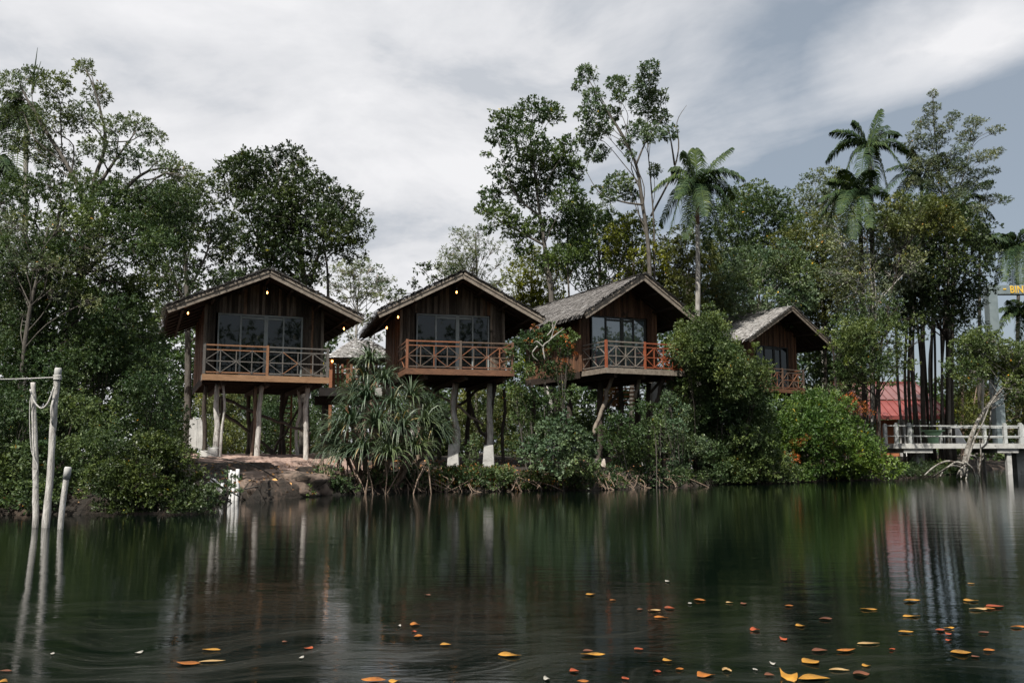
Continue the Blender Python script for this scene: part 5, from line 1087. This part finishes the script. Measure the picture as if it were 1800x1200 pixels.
def text(body, x, y, z, size, mat, parent, sx=1.0):
    cu = bpy.data.curves.new('lettering', 'FONT'); cu.body = body; cu.size = size; cu.extrude = .015; cu.offset = .012*size; cu.space_character = 1.05
    o = bpy.data.objects.new('lettering', cu); C.objects.link(o); cu.materials.append(mat); o.parent = parent
    o0 = np.array(parent['o0'])
    cu.resolution_u = 6; me = bpy.data.meshes.new_from_object(o); bpy.data.objects.remove(o); me.materials.clear(); me.materials.append(mat)
    o = bpy.data.objects.new('lettering', me); C.objects.link(o); o.parent = parent; o.location = tuple(np.array([x, y, z]) - o0); o.rotation_euler = (R(90), 0, 0); o.scale = (sx, 1, 1); return o
lx = at(1775, 514, D)[0]; text('BINT', lx, D-.012, zb_+.06, (ztop-zb_-.1)/.70, M['gold'], beam_o, .82)
mb = MB(); a_ = at(1766, 508, D-.02); mb.beam(a_ - [.09, 0, 0], a_ + [.09, 0, 0], .02, .07, var=.5); mb.build('ornament', M['gold'], beam_o)
# house
D = 60; root = thing('red_roofed_house', (at(1580, 780, D)[0], D+3, 1.0), 'house with pinkish red corrugated metal roof behind the boardwalk', 'house')
rl, rr_ = at(1480, 672, D)[0], at(1650, 672, D)[0]; el, er_ = at(1470, 731, D)[0], at(1677, 731, D)[0]; z_e = at(1560, 731, D)[2]; z_r = at(1560, 673, D+3.5)[2]; z_m = z_e + (z_r-z_e)*.47
def pan(x0a, x1a, y0a, z0a, x0b, x1b, y1b, z1b, n, mat, nm, par):
    mb = MB(); dz = np.array([0, 0, .05]); 
    A_, B_, Cc, Dd = map(np.array, ((x0a, y0a, z0a), (x1a, y0a, z0a), (x1b, y1b, z1b), (x0b, y1b, z1b)))
    mb.add([A_, B_, Cc, Dd, A_-dz, B_-dz, Cc-dz, Dd-dz], [(0, 1, 2, 3), (7, 6, 5, 4), (0, 4, 5, 1), (1, 5, 6, 2), (2, 6, 7, 3), (3, 7, 4, 0)], .5)
    for i in range(n+1):
        t0 = i/n; a0, b0 = A_*(1-t0)+B_*t0, Dd*(1-t0)+Cc*t0; mb.beam(a0*.999+b0*.001 + dz*.7, b0 + dz*.7, .04, .05, var=.5)
    return mb.build(nm, mat, par)
rf = pan(el, er_, D, z_e, el + (rl-el)*.5, er_ + (rr_-er_)*.5, D+1.7, z_m, 15, M['roof_red_deep'], 'lower_roof', root)
pan(el + (rl-el)*.5 + .1, er_ + (rr_-er_)*.5 - .1, D+1.6, z_m+.06, rl, rr_, D+3.6, z_r, 13, M['roof_red'], 'upper_roof', root)
mb = MB(); mb.beam((rl-.05, D+3.62, z_r+.04), (rr_+.05, D+3.62, z_r+.04), .25, .12, var=.5); mb.build('ridge_cap', M['roof_red_deep'], root)
mb = MB(); mb.frame((el-.02, D-.05, z_e-.22), (er_-el+.04, 0, 0), (0, .045, 0), (0, 0, .24), .5); mb.build('eave_board', M['roof_red_deep'], root)
mb = MB(); mb.frame((el+.6, D+1.4, .9), (at(1578, 740, D+1.4)[0]-el-.6, 0, 0), (0, 4.5, 0), (0, 0, z_e-1.1), .5); mb.build('wall', M['wall_orange'], root)
for x in (1588, 1613, 1660):
    mb = MB(); a_ = at(x, 740, D+.6); mb.frame((a_[0]-.17, D+.6, .9), (.34, 0, 0), (0, .34, 0), (0, 0, z_e-.9), .5); mb.build('column', M['white_paint'], root)
# table, chair, wrapped trunk on the deck
D = 50.3; c = at(1641, 778, D); root = thing('green_table', (c[0], D, zt), 'pale green plastic table on the boardwalk beside the palm stems', 'table')
mb = MB(); hw = 19.5*D/F
mb.tube([(c[0], D, zt+.69), (c[0], D, zt+.71), (c[0], D, zt+.735), (c[0], D, zt+.74)], [hw*.97, hw, hw, hw*.96], 28); mb.build('tabletop', M['green_plastic'], root)
mb = MB(); mb.tube([(c[0], D, zt+.02), (c[0], D, zt+.1), (c[0], D, zt+.4), (c[0], D, zt+.68)], [hw*.55, hw*.42, hw*.5, hw*.78], 20); mb.build('pedestal', M['green_plastic'], root, True)
D = 50.6
def chair(px, label, flip):
    c = at(px, 778, D); root = thing('metal_chair', (c[0], D, zt), label, 'chair', 'chairs beside the green table')
    for sx in (-.2, .2):
        for sy in (0, .38):
            mb = MB(); mb.tube([(c[0]+sx, D+sy, zt+.01), (c[0]+sx*.9, D+sy, zt+.45)], .02, 6); mb.build('leg', M['concrete'], root, True)
    mb = MB(); mb.frame((c[0]-.22, D-.02, zt+.45), (.44, 0, 0), (0, .42, 0), (0, 0, .03), .5); mb.build('seat', M['concrete'], root)
    mb = MB(); xb = c[0] + (.2 if flip else -.22); mb.frame((xb, D, zt+.62), (.02, 0, 0), (0, .38, 0), (0, 0, .2), .5)
    mb.build('backrest', M['concrete'], root)
    for yy in (.01, .35):
        mb = MB(); mb.tube([(xb+.01, D+yy, zt+.47), (xb+.01, D+yy, zt+.63)], .014, 5); mb.build('back_post', M['concrete'], root)
chair(1667, 'small grey metal chair right of the green table', True); chair(1612, 'small grey metal chair left of the green table, partly behind palm stems', False)
D = 54; cpx = at(1685, 776, D); root = thing('wrapped_stump', (cpx[0], D, zt-.1), 'white draped cone-shaped stump behind the boardwalk railing', 'stump')
V_ = []; mb = MB(); k_ = 22
for i, (z_, r_) in enumerate([(0, .46), (.25, .42), (.6, .30), (.9, .20), (1.15, .13), (1.3, .07)]):
    for j in range(k_): a_ = 2*math.pi*j/k_; q_ = r_*(1 + .12*math.sin(a_*5+i*.4) + .05*math.sin(a_*11)); V_.append((cpx[0] + q_*math.cos(a_) - .05*i*.5, D + q_*math.sin(a_), zt - .12 + z_))
mb.add(V_, [(i*k_+j, i*k_+(j+1) % k_, (i+1)*k_+(j+1) % k_, (i+1)*k_+j) for i in range(5) for j in range(k_)] + [tuple(5*k_+j for j in range(k_))], .5); mb.build('cloth', M['white_paint'], root, True)

# ------------------------------------------------------------------ fallen leaves on the water
fm = {}
for nm, c1, c2 in (('orange', (.24, .075, .010), (.42, .15, .018)), ('golden', (.26, .12, .012), (.46, .23, .03)), ('red', (.24, .04, .012), (.36, .075, .02)), ('pale', (.34, .21, .08), (.46, .31, .14)), ('brown', (.10, .035, .017), (.18, .065, .028)), ('white', (.28, .27, .23), (.42, .40, .36))):
    fm[nm] = surf(nm + '_fallen_leaf', c1, c2, 14, .5, bump=.3, dark=(22, .58, (.10, .045, .02)) if nm != 'white' else None)
LV = [(1602, 1055, 30, 'golden', .3), (1527, 1070, 28, 'golden', .2), (1707, 1055, 25, 'golden', .3), (1720, 1070, 33, 'pale', .2), (1750, 1065, 32, 'red', .3), (1738, 1069, 22, 'orange', .3), (1707, 1025, 11, 'golden', .3), (1602, 1082, 33, 'golden', .15), (1592, 1110, 25, 'golden', .3), (1653, 1106, 18, 'red', .4), (1668, 1103, 20, 'golden', .2), (1790, 1101, 28, 'orange', .2), (1730, 1111, 20, 'brown', .3), (1452, 1087, 24, 'brown', .35), (1407, 1099, 16, 'golden', .5), (1387, 1064, 14, 'orange', .4), (1327, 1106, 17, 'red', .5), (1377, 1122, 14, 'red', .7), (1230, 1054, 20, 'orange', .4), (1282, 1058, 12, 'pale', .3), (1307, 1060, 13, 'brown', .5),
      (1527, 1130, 40, 'pale', .15), (1487, 1142, 37, 'orange', .2), (1440, 1142, 28, 'brown', .35), (1427, 1163, 33, 'golden', .5), (1475, 1176, 34, 'pale', .2), (1523, 1169, 15, 'golden', .4), (1513, 1184, 28, 'brown', .45), (1386, 1187, 34, 'golden', .75), (1430, 1191, 55, 'golden', .28), (1352, 1185, 17, 'brown', .5), (1278, 1177, 15, 'pale', .7), (1240, 1186, 34, 'orange', .4), (1690, 1147, 34, 'golden', .4), (1738, 1142, 20, 'orange', .4), (1667, 1113, 13, 'red', .5), (1568, 1140, 11, 'red', .3), (1667, 1124, 11, 'red', .4), (1715, 1153, 13, 'brown', .4),
      (1038, 1044, 18, 'golden', .4), (1077, 1054, 11, 'orange', .4), (1150, 1072, 23, 'pale', .25), (1177, 1068, 18, 'red', .5), (1162, 1084, 25, 'orange', .2), (1125, 1070, 12, 'brown', .4), (729, 1097, 18, 'orange', .5), (735, 1117, 15, 'orange', .6), (728, 1109, 9, 'red', .5), (783, 1132, 19, 'golden', .4), (896, 1151, 40, 'golden', .28), (1042, 1150, 42, 'golden', .2), (1033, 1143, 18, 'brown', .4), (1123, 1140, 16, 'red', .45), (1173, 1160, 16, 'golden', .5), (1009, 1178, 16, 'red', .6), (1025, 1197, 20, 'orange', .4), (1155, 1179, 14, 'red', .4), (1195, 1175, 14, 'orange', .4), (657, 1195, 43, 'orange', .3), (694, 1196, 22, 'golden', .3), (752, 1045, 12, 'brown', .4), (1100, 1192, 12, 'red', .7),
      (330, 1166, 44, 'orange', .25), (373, 1161, 44, 'pale', .12), (372, 1141, 33, 'golden', .2), (543, 1138, 15, 'red', .5), (10, 1178, 22, 'brown', .25), (6, 1197, 15, 'golden', .6), (500, 1127, 10, 'brown', .4)]
LV += [(x, y, s, 'white', .6) for x, y, s in ((961, 1192, 11), (530, 1155, 8), (245, 1146, 10), (1358, 1165, 9), (1173, 1021, 8), (702, 1099, 6), (1328, 1176, 7), (1213, 1060, 7), (92, 1148, 7))]
import collections
def leaf_label(s, c, a):
    size = 'long' if s >= 30 and a < .35 else 'big broad' if s >= 30 else 'medium' if s >= 18 else 'small' if s >= 12 else 'tiny'
    col = {'golden': 'golden yellow', 'orange': 'bright orange', 'red': 'dull red', 'pale': 'pale tan', 'brown': 'reddish brown', 'white': 'whitish'}[c]
    return f"{size} {col} " + ('petal fragment' if c == 'white' else 'fallen leaf')
groups = collections.defaultdict(list)
for i, (x, y, s, c, a) in enumerate(LV): groups[leaf_label(s, c, a)].append(i)
ordn = ['leftmost', 'second from left', 'third from left', 'fourth from left', 'fifth from left', 'sixth from left', 'seventh from left', 'eighth from left', 'ninth from left', 'tenth from left'] + [f'{k}th from left' for k in range(11, 40)]
lab = {}
for k, ids in groups.items():
    ids = sorted(ids, key=lambda i: LV[i][0])
    for j, i in enumerate(ids): lab[i] = (k + ' floating on the dark water') if len(ids) == 1 else f"{ordn[j]} of the {k.replace('leaf', 'leaves').replace('fragment', 'fragments')} on the water"
for i, (x, y, s, c, a) in enumerate(LV):
    p0 = onz(x, y, .006); Ld = s*p0[1]/F*1.0
    bm = MB(); n = 9; yaw = rng.uniform(-.3, .3); ca, sa = math.cos(yaw), math.sin(yaw)
    wl = max(a*Ld*1.5, .012) * (2.0 if c == 'white' else 1.45)
    vs_ = []; curl = rng.uniform(.0, .06)*Ld; tw = rng.normal()*.5; asy = rng.uniform(-.3, .3)
    for j in range(n):
        u = j/(n-1); hw = wl/2*math.sin(math.pi*u**.85)**(1.15 if c != 'white' else .6) + .0006; xx = (u-.5)*Ld
        for sg in (-1, 0, 1): vs_.append((xx, sg*hw*(1 + sg*asy) + .12*wl*math.sin(u*5 + asy*9), curl*abs(2*u-1)**2 + abs(sg)*hw*.18 + (u-.5)*sg*hw*tw))
    V_ = [(p0[0] + ca*q[0] - sa*q[1], p0[1] + sa*q[0] + ca*q[1], .006 + q[2]) for q in vs_]
    F_ = [(j*3+k_, (j+1)*3+k_, (j+1)*3+k_+1, j*3+k_+1) for j in range(n-1) for k_ in (0, 1)]
    bm.add(V_, F_, rng.random()); o = bm.build('fallen_leaf' if c != 'white' else 'petal_fragment', fm[c], None, True)
    sm_ = o.modifiers.new('thickness', 'SOLIDIFY'); sm_.thickness = .0015
    tag(o, lab[i], 'leaf' if c != 'white' else 'petal', 'fallen leaves floating on the river' if c != 'white' else 'pale fragments floating on the river')
for o in list(C.objects):
    if 'o0' in o: del o['o0']
